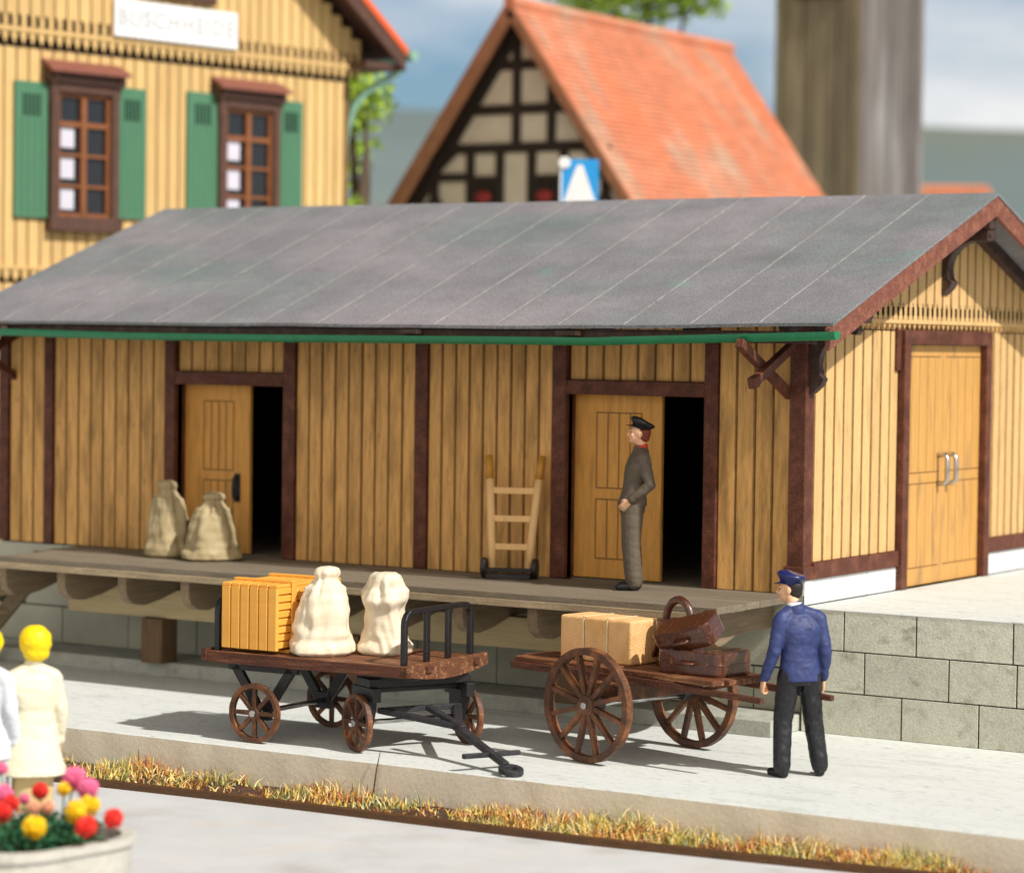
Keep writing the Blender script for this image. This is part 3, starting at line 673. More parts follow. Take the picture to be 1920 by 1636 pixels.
def rack(x):
    b = MB(); y0, y1, zt, rr = -.54, .54, ZT+.45, .11
    pts = [(x, y0, ZT-.03), (x, y0, zt-rr)]+[(x, y0+rr-rr*math.cos(k*math.pi/8), zt-rr+rr*math.sin(k*math.pi/8)) for k in range(1, 5)]
    pts += [(x, y1-rr+rr*math.sin(k*math.pi/8), zt-rr+rr*math.cos(k*math.pi/8)) for k in range(0, 5)]+[(x, y1, ZT-.03)]
    vs = []; fs = []; hw, ht = .044, .022
    for i, p in enumerate(pts):
        a = Vector(pts[max(i-1, 0)]); c = Vector(pts[min(i+1, len(pts)-1)]); t = (c-a).normalized(); nn = t.cross(Vector((1, 0, 0)))
        p = Vector(p)
        for sx, sn in ((-1, -1), (1, -1), (1, 1), (-1, 1)): vs.append(p+Vector((sx*hw*.6, 0, 0))+nn*sn*ht)
    m_ = len(pts)
    for i in range(m_-1):
        for q in range(4): fs.append((i*4+q, i*4+(q+1) % 4, i*4+4+(q+1) % 4, i*4+4+q))
    fs += [(0, 1, 2, 3), (m_*4-1, m_*4-2, m_*4-3, m_*4-4)]
    b.add(vs, fs)
    rk = b.build('end_rack', m_black, t1, .005)
    for y in (-.18, .17): MB().box(x-.020, x+.020, y-.030, y+.030, ZT-.0, zt-.012).build('rack_bar', m_black, rk, .005)
rack(1.01); rack(-.94)
# rear running gear
RX = -.49; RR = .262
for s in (-1, 1):
    y = s*.47
    hg = MB().bar((RX-.37, y, ZT-.13), (RX+.37, y, ZT-.13), .05, .075).bar((RX-.30, y, ZT-.13), (RX-.04, y, .27), .05, .085).bar((RX+.30, y, ZT-.13), (RX+.04, y, .27), .05, .085)
    hg.box(RX-.08, RX+.08, y-.035, y+.035, .19, .34); hg.build('axle_hanger', m_black, t1, .004)
    wheel(t1, (RX, s*.60, RR), RR, 8, .05, 0, .045, .036, .055)
MB().tube([(RX, -.58, RR), (RX, .58, RR)], .024, 12).build('axle', m_steel, t1, smooth=True)
# steerable front bogie
import itertools
FA = R_(-27)-R_(2.2); fx, fy = .78, -.02
fm = Matrix.Translation((fx, fy, 0)) @ Matrix.Rotation(FA, 4, 'Z')
def fb(mb): return mb.xf(fm)
fb(MB().box(-.13, .13, -.50, .50, .56, .635)).build('turntable', m_black, t1, .006)
MB().box(fx-.30, fx+.22, -.42, .42, .63, .69).build('bolster', m_black, t1, .006)
fb(MB().tube([(0, -.47, .53), (0, .47, .53)], .035, 12).box(-.20, .20, -.50, -.42, .44, .56).box(-.20, .20, .42, .50, .44, .56)).build('swivel_frame', m_black, t1, .004)
for s in (-1, 1):
    a = fb(MB().prism([(-.11, .50), (.11, .50), (.10, .36), (.05, .22), (-.05, .22), (-.10, .36)], 'y', s*.45-.04, s*.45+.04)); a.build('bearing_block', m_black, t1, .006)
    c = fm @ Vector((0, s*.545, RR-.012)); wheel(t1, c, RR-.012, 8, .05, FA, .042, .034, .055)
fb(MB().tube([(0, -.53, .25), (0, .53, .25)], .022, 12)).build('axle', m_steel, t1, smooth=True)
db = MB()
db.bar((.10, -.38, .36), (.78, -.015, .29), .07, .05).bar((.10, .38, .36), (.78, .015, .29), .07, .05).bar((.12, -.40, .36), (.12, .40, .36), .06, .045)
db.bar((.36, -.05, .40), (.88, .0, .285), .065, .045)
db.bar((.72, 0, .295), (1.60, 0, .075), .075, .05, w2=.065)
fb(db); dbo = db.build('drawbar', m_dbar, t1, .006)
fb(MB().bar((1.36, -.27, .13), (1.36, .27, .13), .045, .04)).build('cross_handle', m_dbar, dbo, .005)
ring = MB(); vs = []; fs = []; n = 28
for k in range(n):
    a = 2*math.pi*k/n
    for rr, z in ((.105, -.022), (.105, .022), (.052, .022), (.052, -.022)): vs.append((1.68+rr*math.cos(a), rr*math.sin(a), .045+z-(rr*math.cos(a))*.18))
for k in range(n):
    for q in range(4): fs.append((k*4+q, k*4+(q+1) % 4, ((k+1) % n)*4+(q+1) % 4, ((k+1) % n)*4+q))
fb(ring.add(vs, fs)).build('tow_ring', m_dbar, dbo, .004)

# crate on the trolley
cr = thing('crate', 'bright yellow slatted wooden crate at the rear end of the trolley', 'crate', (-3.57, -3.22, ZT), R_(2))
cw, cdp, ch = .30, .50, .61
MB().box(-cw+.025, cw-.025, -cdp+.025, cdp-.025, .05, ch-.03).build('body', m_crate, cr)
fr = MB()
for i in range(6):
    a = -cw+i*(2*cw/6); fr.cham(a+.004, a+2*cw/6-.004, -cdp-.004, -cdp+.03, .035, ch-.03, .007)
fr.build('front_slats', m_crate, cr)
sdl, sdr = MB(), MB()
for i in range(8):
    z = .045+i*(ch-.07)/8; 
    for sx, sd_ in ((-1, sdl), (1, sdr)): sd_.box(min(sx*(cw-.03), sx*cw), max(sx*(cw-.03), sx*cw), -cdp+.032, cdp-.01, z+.006, z+(ch-.07)/8-.006)
for q_ in (sdl, sdr): q_.build('side_slats', m_crate, cr, .006)
tpz = MB()
for i in range(6):
    a = -cw+i*(2*cw/6); tpz.box(a+.005, a+2*cw/6-.005, -cdp+.005, cdp-.005, ch-.03, ch)
tpz.build('top_slats', m_crate, cr, .006)
bt = MB()
for y in (-.26, .26):
    bt.box(cw, cw+.018, y-.035, y+.035, .02, ch+.012); bt.box(-cw-.018, -cw, y-.035, y+.035, .02, ch+.012); bt.box(-cw-.018, cw+.018, y-.035, y+.035, ch+.0005, ch+.024)
bt.bar((cw+.008, -.22, ch-.06), (cw+.008, .22, .10), .05, .018, up=(1, 0, 0)); bt.build('battens', m_crate, cr, .004)
MB().box(-cw+.05, cw+.016, -.34, .34, 0.001, .032).build('skid', m_crate, cr, .004)

s1 = sack('sack', 'cream tied sack standing in front of the yellow crate on the trolley', (-2.98, -3.42, ZT), .77, .54, m_sack, 2, .9, True, 'cream sacks on the trolley')
s2 = sack('sack', 'lumpy open-topped cream sack next to the front rack of the trolley', (-2.60, -3.02, ZT), .72, .52, m_sack, 5, 2.3, False, 'cream sacks on the trolley')

# ------------------------------------------------------------------ two-wheeled handcart
A2 = R_(-13)
C2 = Vector((-.43, -2.27, 0))
t2 = thing('handcart', 'brown wooden two-wheeled handcart with large spoked wheels and long shafts', 'handcart', C2, A2)
ZH = .775
dk = MB()
for i in range(5):
    a = -.37+i*.148; L = 1.22-(.05 if i in (0, 4) else 0); dk.box(-L, L*.98, a+.002, a+.146, ZH-.045, ZH+r6.uniform(-.002, .002))
dk.build('deck', m_cart, t2, .005)
for s in (-1, 1):
    sh = MB(); y = s*.36
    sh.bar((-1.20, y, ZH-.075), (.55, y, ZH-.08), .07, .065, mi=0); sh.bar((.55, y, ZH-.08), (1.62 if s < 0 else 1.86, s*.30, .655), .07, .065, w2=.05, h2=.045)
    sh.build('shaft', m_cartd, t2, .006)
MB().box(-.16, .22, -.50, .50, .52, ZH-.11).build('bolster', m_wheel, t2, .01)
MB().box(-.52, -.42, -.40, .40, ZH-.11, ZH-.046).box(.62, .72, -.38, .38, ZH-.11, ZH-.046).build('cross_bar', m_cartd, t2, .006)
RB = .487
for s in (-1, 1): wheel(t2, (.02, s*.67, RB), RB, 12, .075, 0, .062, .040, .088)
MB().tube([(.02, -.62, RB), (.02, .62, RB)], .028, 12).build('axle', m_steel, t2, smooth=True)
for s in (-1, 1): MB().tube([(.02, s*.50, RB), (.02, s*.60, RB)], .055, 14).build('axle_collar', m_black, t2, .004)

# parcel, suitcases, bag
pa = thing('parcel', 'peach coloured block parcel tied in three sections on the handcart', 'parcel', (-.77, -2.16, ZH), A2+R_(3))
pb = MB()
for k in range(3): pb.box(-.44+k*.27, -.44+k*.27+.266, -.20, .20, .002, .385)
po = pb.build('body', m_parc, pa, .022, seg=3)
st_ = MB()
for k in (1, 2):
    x = -.44+k*.27-.002; st_.box(x-.006, x+.006, -.2025, -.196, .01, .375); st_.box(x-.006, x+.006, -.20, .20, .3835, .3885)
st_.build('string', mat('pale string', (.86, .70, .42), .8, .05), pa)
def rounded_case(mb, lx, ly, lz, r, n=6):
    # rounded-corner box: profile in x-y, thickness z with softened rims
    P = []
    for cx, cy, a0 in ((lx-r, ly-r, 0), (-lx+r, ly-r, 90), (-lx+r, -ly+r, 180), (lx-r, -ly+r, 270)):
        for k in range(n+1):
            a = R_(a0+90*k/n); P.append((cx+r*math.cos(a), cy+r*math.sin(a)))
    rings = []; prof = [(.0, .90), (.03, .965), (.12, 1), (.46, 1), (.48, 1.035), (.52, 1.035), (.54, 1), (.88, 1), (.97, .965), (1, .90)]
    vs = []; m = len(P)
    for t, s in prof:
        z = lz*t
        for x, y in P: vs.append((x*(1-(1-s)*.4*.2/lx) if s < 1 else x+(s-1)*x*.25, y*(1-(1-s)*.4*.2/ly) if s < 1 else y+(s-1)*y*.3, z))
    fs = []
    for i in range(len(prof)-1):
        for k in range(m): fs.append((i*m+k, i*m+(k+1) % m, (i+1)*m+(k+1) % m, (i+1)*m+k))
    fs += [tuple(range(m))[::-1], tuple(range((len(prof)-1)*m, len(prof)*m))]
    return mb.add(vs, fs)
def suitcase(name, label, loc, rot, lx, ly, lz):
    t = thing(name, label, 'suitcase', loc, 0, 'suitcases on the handcart'); t.rotation_euler = rot
    b = rounded_case(MB(), lx, ly, lz, .075).build('body', m_leath, t, .006, seg=2)
    MB().tube([(-.075, -ly-.005, lz*.5), (-.065, -ly-.045, lz*.5), (.065, -ly-.045, lz*.5), (.075, -ly-.005, lz*.5)], .016, 8).build('handle', m_leath, t, smooth=True)
    for x in (-lx*.55, lx*.55): MB().box(x-.022, x+.022, -ly*1.018, -ly*.9, lz*.36, lz*.66).build('clasp', m_leath, t, .004)
    for x in (-lx*.55, lx*.55): MB().box(x-.02, x+.02, -ly*.98, ly*.98, lz-.002, lz+.007).build('strap', m_leath, t, .003)
    return t
suitcase('suitcase', 'glossy brown suitcase lying flat on the handcart deck', (.27, -2.41, ZH+.002), (0, 0, A2+R_(6)), .33, .25, .20)
suitcase('suitcase', 'smaller glossy brown suitcase tilted on top of the flat one', (.17, -2.43, ZH+.245), (R_(24), R_(-15), A2+R_(10)), .28, .15, .20)
bag = thing('duffel_bag', 'brown leather bag with a big round carrying handle, behind the tilted suitcase', 'bag', (-.13, -2.13, ZH), A2)
rounded_case(MB(), .20, .14, .40, .09).build('body', m_leath, bag, .006, seg=2)
MB().tube([(-.16+.0*k+.15*(1-math.cos(math.pi*k/12)), 0, .36+.21*math.sin(math.pi*k/12)) for k in range(13)], .036, 10).build('handle', m_leath, bag, smooth=True)
MB().tube([(-.16, -.15, .08), (-.10, -.175, .22), (0, -.165, .32), (.1, -.15, .36)], .02, 8).build('strap', m_leath, bag, smooth=True)

# ------------------------------------------------------------------ sack barrow leaning on the wall
bw = thing('sack_barrow', 'pale wooden sack barrow with amber grips leaning on the shed wall', 'barrow', (-2.97, -.40, ZD), R_(22))
def lean(x, z): return (x, .06+.22*z/1.18-.02, z)
for s in (-1, 1):
    pts = [lean(s*.175, .05), lean(s*.195, .35), lean(s*.215, .62), lean(s*.243, .95)]
    MB().tube(pts, [.040, .041, .041, .040], 10).build('rail', m_oak, bw, smooth=True)
    MB().tube([lean(s*.243, .95), lean(s*.252, 1.05), lean(s*.262, 1.18)], [.041, .039, .036], 10).build('grip', m_oakd, bw, smooth=True)
for z, w_ in ((.30, .185), (.57, .20), (.84, .215)): MB().bar(lean(-w_, z), lean(w_, z), .034, .062).build('rung', m_oak, bw, .006)
MB().box(-.22, .22, -.10, .10, .0, .05).box(-.25, .25, .00, .04, .06, .10).build('toe_plate', m_black, bw, .006)
for s in (-1, 1):
    MB().tube([(s*.23, .03, .10), (s*.275, .03, .10)], .10, 24).build('wheel', m_black, bw, .01)

# ------------------------------------------------------------------ figures
def voxel(parts_mb, name, m, parent, vx, smooth_it=6, wr=0):
    o = parts_mb.build(name, m, parent)
    r = o.modifiers.new('remesh', 'REMESH'); r.mode = 'VOXEL'; r.voxel_size = vx; r.use_smooth_shade = True
    s = o.modifiers.new('smooth', 'SMOOTH'); s.factor = .5; s.iterations = smooth_it
    dg = bpy.context.evaluated_depsgraph_get(); me = bpy.data.meshes.new_from_object(o.evaluated_get(dg))
    o.modifiers.clear(); o.data = me; me.polygons.foreach_set('use_smooth', [True]*len(me.polygons))
    me.materials.clear(); me.materials.append(m)
    if wr:
        # cloth creases: mostly diagonal and horizontal folds
        nv = len(me.vertices); co = np.empty(nv*3); no = np.empty(nv*3); me.vertices.foreach_get('co', co); me.vertices.foreach_get('normal', no)
        co = co.reshape(-1, 3); no = no.reshape(-1, 3)
        for k_ in range(nv):
            c = Vector(co[k_]); q = noise.noise(Vector((c.x*9+c.z*5, c.y*9, c.z*17)))+.5*noise.noise(Vector((c.x*22, c.y*22-c.z*14, c.z*26)))
            co[k_] += no[k_]*wr*q
        me.vertices.foreach_set('co', co.ravel())
    return o
def caps(mb, pts, rs, n=14):
    pts = [Vector(p) for p in pts]
    # subdivide, tapered, with round ends
    P = []; Rr = []
    for i in range(len(pts)-1):
        for k in range(4):
            t = k/4; P.append(pts[i].lerp(pts[i+1], t)); Rr.append(rs[i]*(1-t)+rs[i+1]*t)
    P.append(pts[-1]); Rr.append(rs[-1])
    mb.tube(P, Rr, n)
    for p, r in ((pts[0], rs[0]), (pts[-1], rs[-1])): mb.ball(p, r*.995, 12)
    for p, r in zip(pts[1:-1], rs[1:-1]): mb.ball(p, r, 12)
    return mb
def loft(mb, rings, n=24):
    # rings: (centre, rx, ry) horizontal ellipses turned by ang
    vs = []
    for c, rx, ry, ang in rings:
        ca, sa = math.cos(ang), math.sin(ang)
        for k in range(n):
            a = 2*math.pi*k/n; x, y = rx*math.copysign(abs(math.cos(a))**.85, math.cos(a)), ry*math.copysign(abs(math.sin(a))**.9, math.sin(a))
            vs.append((c[0]+x*ca-y*sa, c[1]+x*sa+y*ca, c[2]))
    fs = []; m = len(rings)
    for i in range(m-1):
        for k in range(n): fs.append((i*n+k, i*n+(k+1) % n, (i+1)*n+(k+1) % n, (i+1)*n+k))
    fs += [tuple(range(n))[::-1], tuple(range((m-1)*n, m*n))]
    return mb.add(vs, fs)
def head_mesh(mb, c, hd, s=1.0, tilt=0):
    """head centred at c facing angle hd (0 = +y); features modelled on a skull, jaw, nose, lips, ears"""
    Mx = Matrix.Translation(c) @ Matrix.Rotation(hd, 4, 'Z') @ Matrix.Rotation(tilt, 4, 'X') @ Matrix.Scale(s, 4)
    h = MB()
    h.ball((0, -.012, .022), (.074, .094, .092), 20)
    h.ball((0, .022, -.045), (.054, .062, .062), 16)       # jaw
    h.ball((0, .062, -.082), (.024, .022, .020), 12)       # chin
    h.ball((0, .072, .022), (.050, .022, .014), 12)        # brow
    for sx in (-1, 1): h.ball((sx*.034, .060, -.022), (.022, .022, .022), 10); h.ball((sx*.076, -.012, -.008), (.010, .022, .032), 10)
    h.tube([(0, .080, .014), (0, .096, -.008), (0, .106, -.026), (0, .088, -.036)], [.010, .012, .016, .012], 10); h.ball((0, .103, -.026), (.015, .014, .012), 10)
    h.ball((0, .078, -.050), (.022, .012, .0065), 10); h.ball((0, .075, -.062), (.019, .012, .0065), 10)
    h.xf(Mx); mb.add(h.v, h.f); return Mx
def hand(mb, wrist, dirv, palm_n, curl=.6, s=1.0, side=1):
    """palm, four unequal bent fingers and a thumb; dirv towards the fingers, palm_n out of the palm"""
    d = Vector(dirv).normalized(); pn = Vector(palm_n); pn = (pn-d*pn.dot(d)).normalized(); sv = d.cross(pn)*side
    w0 = Vector(wrist)
    def pt(a, b, c): return w0+(d*a+sv*b+pn*c)*s
    for b in (-.024, -.008, .008, .024): mb.tube([pt(.0, b*.7, 0), pt(.045, b, .0), pt(.088, b*1.1, .0)], [.016*s, .0165*s, .0135*s], 8); mb.ball(pt(.088, b*1.1, 0), .0135*s, 8); mb.ball(pt(0, b*.7, 0), .016*s, 8)
    for b, L in ((-.030, .062), (-.010, .074), (.011, .070), (.031, .054)):
        a = 0; p = pt(.088, b, 0); P = [p]; cx, cz = .088, 0
        for k, q in enumerate((.42, .33, .25)):
            a += curl*(.9 if k == 0 else 1.15); cx += L*q*math.cos(a); cz += L*q*math.sin(a); P.append(pt(cx, b*(1-.05*k), cz))
        mb.tube(P, [.0098*s, .0094*s, .0088*s, .0076*s], 8); mb.ball(P[-1], .0076*s, 8)
        for q in P[:-1]: mb.ball(q, .0096*s, 8)
    T = [pt(.018, -.022, .004), pt(.042, -.046, .016), pt(.066, -.050, .034), pt(.084, -.040, .048)]
    mb.tube(T, [.015*s, .0125*s, .0108*s, .009*s], 8); mb.ball(T[-1], .009*s, 8); mb.ball(T[1], .0125*s, 8)
def person(label, loc, heading, J, cl, head_dir, tilt=0, hs=1.0, coat_len=.0, hcurl=(.6, .6), palm=((0, 0, 1), (0, 0, 1)), vx=.0075, group=None, coat_flare=0):
    """J: joints in a frame where +y is forward; cl: dict of materials"""
    t = thing('person', label, 'person', loc, heading, group)
    g = {k: Vector(v) for k, v in J.items()}
    body = MB()
    for q_ in 'lr': g['shoulder_'+q_] = Vector((g['shoulder_'+q_].x*.86, g['shoulder_'+q_].y, g['shoulder_'+q_].z-.02)); g['elbow_'+q_].x *= .93
    pel, ch, nk, hd = g['pelvis'], g['chest'], g['neck'], g['head']
    la = (g['shoulder_l']-g['shoulder_r']); ang = math.atan2(-la.y, -la.x)
    def torso(mb, k, z_low=None, fl=0):
        hips = pel.copy()
        rings = []
        for tt, rx, ry in ((-.10, .130, .100), (0, .160, .112), (.22, .150, .102), (.45, .142, .098), (.70, .165, .108), (.88, .178, .105), (.97, .155, .088), (1.04, .085, .066)):
            c = hips.lerp(ch, tt) if tt <= .9 else hips.lerp(ch, .9).lerp(nk, (tt-.9)/.2)
            rings.append((c, rx*k, ry*k, 0))
        if z_low is not None:
            c = hips.copy(); c.z = z_low; rings = [(c, (.160+fl)*k, (.118+fl)*k, 0)]+[r for r in rings if r[0].z > max(z_low+.03, hips.z-.02)]
        loft(mb, rings)
    torso(body, .90)
    caps(body, [ch.lerp(nk, .5), nk, hd+Vector((0, -.012, -.04))], [.062, .052, .050])
    Mx = head_mesh(body, hd, head_dir, hs, tilt)
    for s in 'lr':
        caps(body, [g['shoulder_'+s], g['elbow_'+s], g['wrist_'+s]], [.046, .037, .024])
        caps(body, [g['hip_'+s], g['knee_'+s], g['ankle_'+s]], [.080, .052, .034])
        caps(body, [g['ankle_'+s]+Vector((0, 0, -.03)), g['toe_'+s]], [.034, .028])
        i = 0 if s == 'l' else 1
        dv = g['wrist_'+s]-g['elbow_'+s]
        hdv = g.get('hand_'+s, dv); hand(body, g['wrist_'+s]+hdv.normalized()*.012, hdv, palm[i], hcurl[i], 1.0, 1 if s == 'l' else -1)
    bo = voxel(body, 'body', m_skin, t, vx*.72, 2)
    ey = MB()
    for sx in (-1, 1): ey.ball(Mx @ Vector((sx*.030, .078, .002)), (.0065, .007, .005), 10)
    ey.build('eyes', m_eye, t, smooth=True)
    # upper clothing
    up = MB(); torso(up, cl.get('fat', 1.06), pel.z+cl.get('hem', -.06), coat_flare)
    for s in 'lr':
        w_ = g['wrist_'+s]; e = g['elbow_'+s]; caps(up, [g['shoulder_'+s], e, w_+(e-w_).normalized()*.015], [.070, .056, .044])
        caps(up, [nk+Vector((0, 0, -.035)), g['shoulder_'+s]+Vector((0, 0, .004))], [.062, .066])
    caps(up, [ch.lerp(nk, .6), nk+Vector((0, 0, -.01))], [.085, .066])
    # soft creases at elbow and waist
    rr = random.Random(int(loc[0]*50))
    cj = voxel(up, cl.get('upname', 'jacket'), cl['up'], t, vx, 6, .006)
    if 'collar' in cl:
        vs = []; n = 24
        for z, r in ((-.018, .070), (.022, .061), (.024, .055), (-.016, .060)):
            for k in range(n): vs.append(tuple(nk+Vector((r*math.cos(k*2*math.pi/n), r*1.0*math.sin(k*2*math.pi/n), z+.010*math.sin(-k*2*math.pi/n)))))
        fs = [(i*n+k, i*n+(k+1) % n, ((i+1) % 4)*n+(k+1) % n, ((i+1) % 4)*n+k) for i in range(4) for k in range(n)]
        MB().add(vs, fs).build('collar', cl['collar'], t, smooth=True)
    # lower clothing
    lf = cl.get('lowfat', 1)
    lo = MB()
    if cl.get('skirt'):
        loft(lo, [(Vector((0, 0, cl['skirt'])), .150, .130, 0), (pel.lerp(Vector((0, 0, cl['skirt'])), .5), .150, .125, 0), (pel+Vector((0, 0, .02)), .135, .10, 0), (pel.lerp(ch, .35), .11, .08, 0)])
        voxel(lo, 'skirt', cl['low'], t, vx, 4)
    else:
        loft(lo, [(pel+Vector((0, 0, -.10)), .135*lf, .105*lf, 0), (pel, .165*lf, .116*lf, 0), (pel.lerp(ch, .35), .148, .10, 0)])
        for s in 'lr':
            caps(lo, [g['hip_'+s], g['knee_'+s], g['ankle_'+s]+Vector((0, 0, .0))], [.100*lf, .082*lf, .072*lf])
        voxel(lo, 'trousers', cl['low'], t, vx, 5, .0035)
    for s in 'lr':
        a = g['ankle_'+s]; to = g['toe_'+s]; sh = MB()
        f_ = (to-a); f_.z = 0; f_.normalize()
        sh.ball(a+Vector((0, 0, -.035))-f_*.02, (.040, .045, .045), 12); caps(sh, [Vector((a.x, a.y, to.z+.006))-f_*.03, Vector((a.x, a.y, to.z+.006))+f_*.06, to], [.040, .043, .034])
        # flat sole
        so = voxel(sh, 'shoe', cl.get('shoe', m_shoe), t, .007, 3)
        zmin = min(v.co.z for v in so.data.vertices)
        fl = to.z-.028
        for v in so.data.vertices:
            if v.co.z < fl: v.co.z = fl
    return t, Mx, hd
def hair(t, Mx, m, kindh='short'):
    h = MB()
    if kindh == 'short':
        h.ball((0, -.026, .020), (.078, .088, .088), 20)
        h.ball((0, -.050, -.025), (.066, .058, .052), 16)
    else:
        h.ball((0, -.030, .030), (.112, .118, .118), 24); h.ball((0, -.045, -.045), (.098, .085, .075), 20)
    h.xf(Mx); return voxel(h, 'hair', m, t, .008, 3, .004 if kindh == 'short' else .007)
def cap(t, Mx, m, mv, tilt=0, floppy=.0):
    c = MB(); 
    T = Mx @ Matrix.Translation((0, -.012, .072)) @ Matrix.Rotation(tilt, 4, 'X')
    n = 32; vs = []
    for z, r, dy in ((-.028, .086, 0), (.006, .090, 0), (.012, .098, 0), (.038, .116, .0), (.052, .113, -.002), (.064, .095, -.004), (.070, .04, -.006)):
        for k in range(n):
            a = 2*math.pi*k/n; zz = z+floppy*math.sin(a)*max(0, z)
            vs.append((r*.92*math.cos(a), dy+r*1.06*math.sin(a), zz))
    fs = [(i*n+k, i*n+(k+1) % n, (i+1)*n+(k+1) % n, (i+1)*n+k) for i in range(6) for k in range(n)]+[tuple(range(n))[::-1], tuple(range(6*n, 7*n))]
    c.add(vs, fs).xf(T); co = c.build('cap', m, t, smooth=True)
    v = MB(); vs = []; q = 14
    for z in (-.0, .006):
        for k in range(q+1):
            a = math.pi*(.14+.72*k/q); vs.append((.084*math.cos(a), .086*math.sin(a), -.020+z))
            b = math.sin(math.pi*k/q); vs.append(((.086+.012*b)*math.cos(a), (.088+.055*b)*math.sin(a), -.020-.022*b+z))
    w2 = 2*(q+1); fs = []
    for k in range(q):
        fs += [(2*k, 2*k+1, 2*k+3, 2*k+2), (w2+2*k, w2+2*k+2, w2+2*k+3, w2+2*k+1), (2*k+1, w2+2*k+1, w2+2*k+3, 2*k+3), (2*k, 2*k+2, w2+2*k+2, w2+2*k)]
    fs += [(0, w2, w2+1, 1), (2*q, 2*q+1, w2+2*q+1, w2+2*q)]
    v.add(vs, fs).xf(T); v.build('cap_visor', mv, co, smooth=False)

# porter in blue, seen from behind, both hands on the cart shafts
HB = R_(46)                      # faces away from the viewer and to the left
Jb = dict(pelvis=(0, 0, .86), chest=(0, .02, 1.28), neck=(-.03, .06, 1.40), head=(-.055, .115, 1.53),
          shoulder_l=(-.185, .01, 1.315), elbow_l=(-.245, -.02, 1.03), wrist_l=(-.285, .05, .80), hand_l=(-.05, .35, -.9),
          shoulder_r=(.185, .01, 1.315), elbow_r=(.225, -.04, 1.03), wrist_r=(.215, .02, .80), hand_r=(0, .3, -.9),
          hip_l=(-.085, 0, .84), knee_l=(-.12, .045, .46), ankle_l=(-.145, -.02, .085), toe_l=(-.19, .12, .030),
          hip_r=(.085, 0, .84), knee_r=(.15, .06, .46), ankle_r=(.20, .02, .085), toe_r=(.235, .16, .030))
pb_, MxB, hdB = person('porter in blue jacket and cap with black trousers, gripping the handcart shafts', (1.19, -2.49, 0), HB, Jb,
    dict(up=m_blue, low=m_blk, hem=-.07, collar=m_wsign), R_(54), 0, 1.0, hcurl=(.85, .85), palm=((.9, 0, -.2), (-.9, 0, -.2)))
hair(pb_, MxB, m_hair); cap(pb_, MxB, m_navy, m_navy, R_(4), .25)
# dock worker in grey, in profile with a hand on the hip
HG = R_(122)
Jg = dict(pelvis=(0, .02, .84), chest=(0, -.045, 1.25), neck=(0, -.055, 1.37), head=(0, -.035, 1.50),
          shoulder_l=(-.175, -.06, 1.29), elbow_l=(-.245, -.14, 1.02), wrist_l=(-.185, .045, .865), hand_l=(.25, .6, -.55),
          shoulder_r=(.175, -.06, 1.29), elbow_r=(.235, -.12, 1.02), wrist_r=(.19, .04, .86), hand_r=(-.25, .6, -.5),
          hip_l=(-.08, .02, .82), knee_l=(-.088, .03, .45), ankle_l=(-.088, -.0, .085), toe_l=(-.10, .145, .030),
          hip_r=(.08, .02, .82), knee_r=(.088, .02, .45), ankle_r=(.088, -.02, .085), toe_r=(.11, .12, .030))
pg, MxG, hdG = person('dock worker in grey overalls, red collar and black cap before the dock door', (-1.46, -.62, ZD+.001), HG, Jg,
    dict(up=m_grey, low=m_grey, upname='overall_top', fat=1.2, lowfat=1.13, hem=-.03, collar=m_red), R_(-4), R_(8), 1.0, hcurl=(.5, .5), palm=((1, .2, -.2), (-1, .2, -.2)))
pg.scale = (.968,)*3; hair(pg, MxG, m_hairb); cap(pg, MxG, m_shoe, m_shoe, R_(12), .15)
# two women in the left foreground
Jw = dict(pelvis=(0, 0, .90), chest=(0, .01, 1.30), neck=(0, .01, 1.42), head=(0, .035, 1.55),
          shoulder_l=(-.165, 0, 1.33), elbow_l=(-.215, -.02, 1.06), wrist_l=(-.19, .07, .84),
          shoulder_r=(.165, 0, 1.33), elbow_r=(.215, -.02, 1.06), wrist_r=(.20, .06, .84),
          hip_l=(-.08, 0, .86), knee_l=(-.08, .02, .47), ankle_l=(-.07, -.02, .085), toe_l=(-.08, .12, .03),
          hip_r=(.08, 0, .86), knee_r=(.08, .02, .47), ankle_r=(.07, -.02, .085), toe_r=(.08, .12, .03))
Jw2 = dict(Jw); Jw2['elbow_l'] = (-.27, .08, 1.12); Jw2['wrist_l'] = (-.27, .16, 1.24); Jw2['hand_l'] = (.1, .1, .9)
pw, MxW, _ = person('woman in cream coat with round bright yellow hair, near the flower planter', (-2.40, -7.72, -.27), R_(52), Jw2,
    dict(up=m_cream, low=m_tanc, upname='coat', hem=-.28, skirt=.38, collar=m_cream, shoe=m_salm), R_(25), 0, 1.05, vx=.009, palm=((1, 0, 0), (-1, 0, 0)), coat_flare=.075)
hair(pw, MxW, m_yel, 'big')
MB().box(-.30, -.23, -.02, .10, .70, .86).tube([(-.265, -.01, .85), (-.265, .02, .93), (-.265, .06, .93), (-.265, .09, .85)], .008, 6).build('handbag', m_bluet, pw, .01)
pw2, MxW2, _ = person('woman in pale blue coat and grey trousers, cut off at the left edge', (-2.61, -7.98, -.27), R_(20), Jw,
    dict(up=m_lblue, low=m_lgrey, upname='coat', hem=-.16, collar=m_lblue), R_(-10), 0, 1.05, vx=.009, palm=((1, 0, 0), (-1, 0, 0)), coat_flare=.02)
hair(pw2, MxW2, m_yel, 'big')

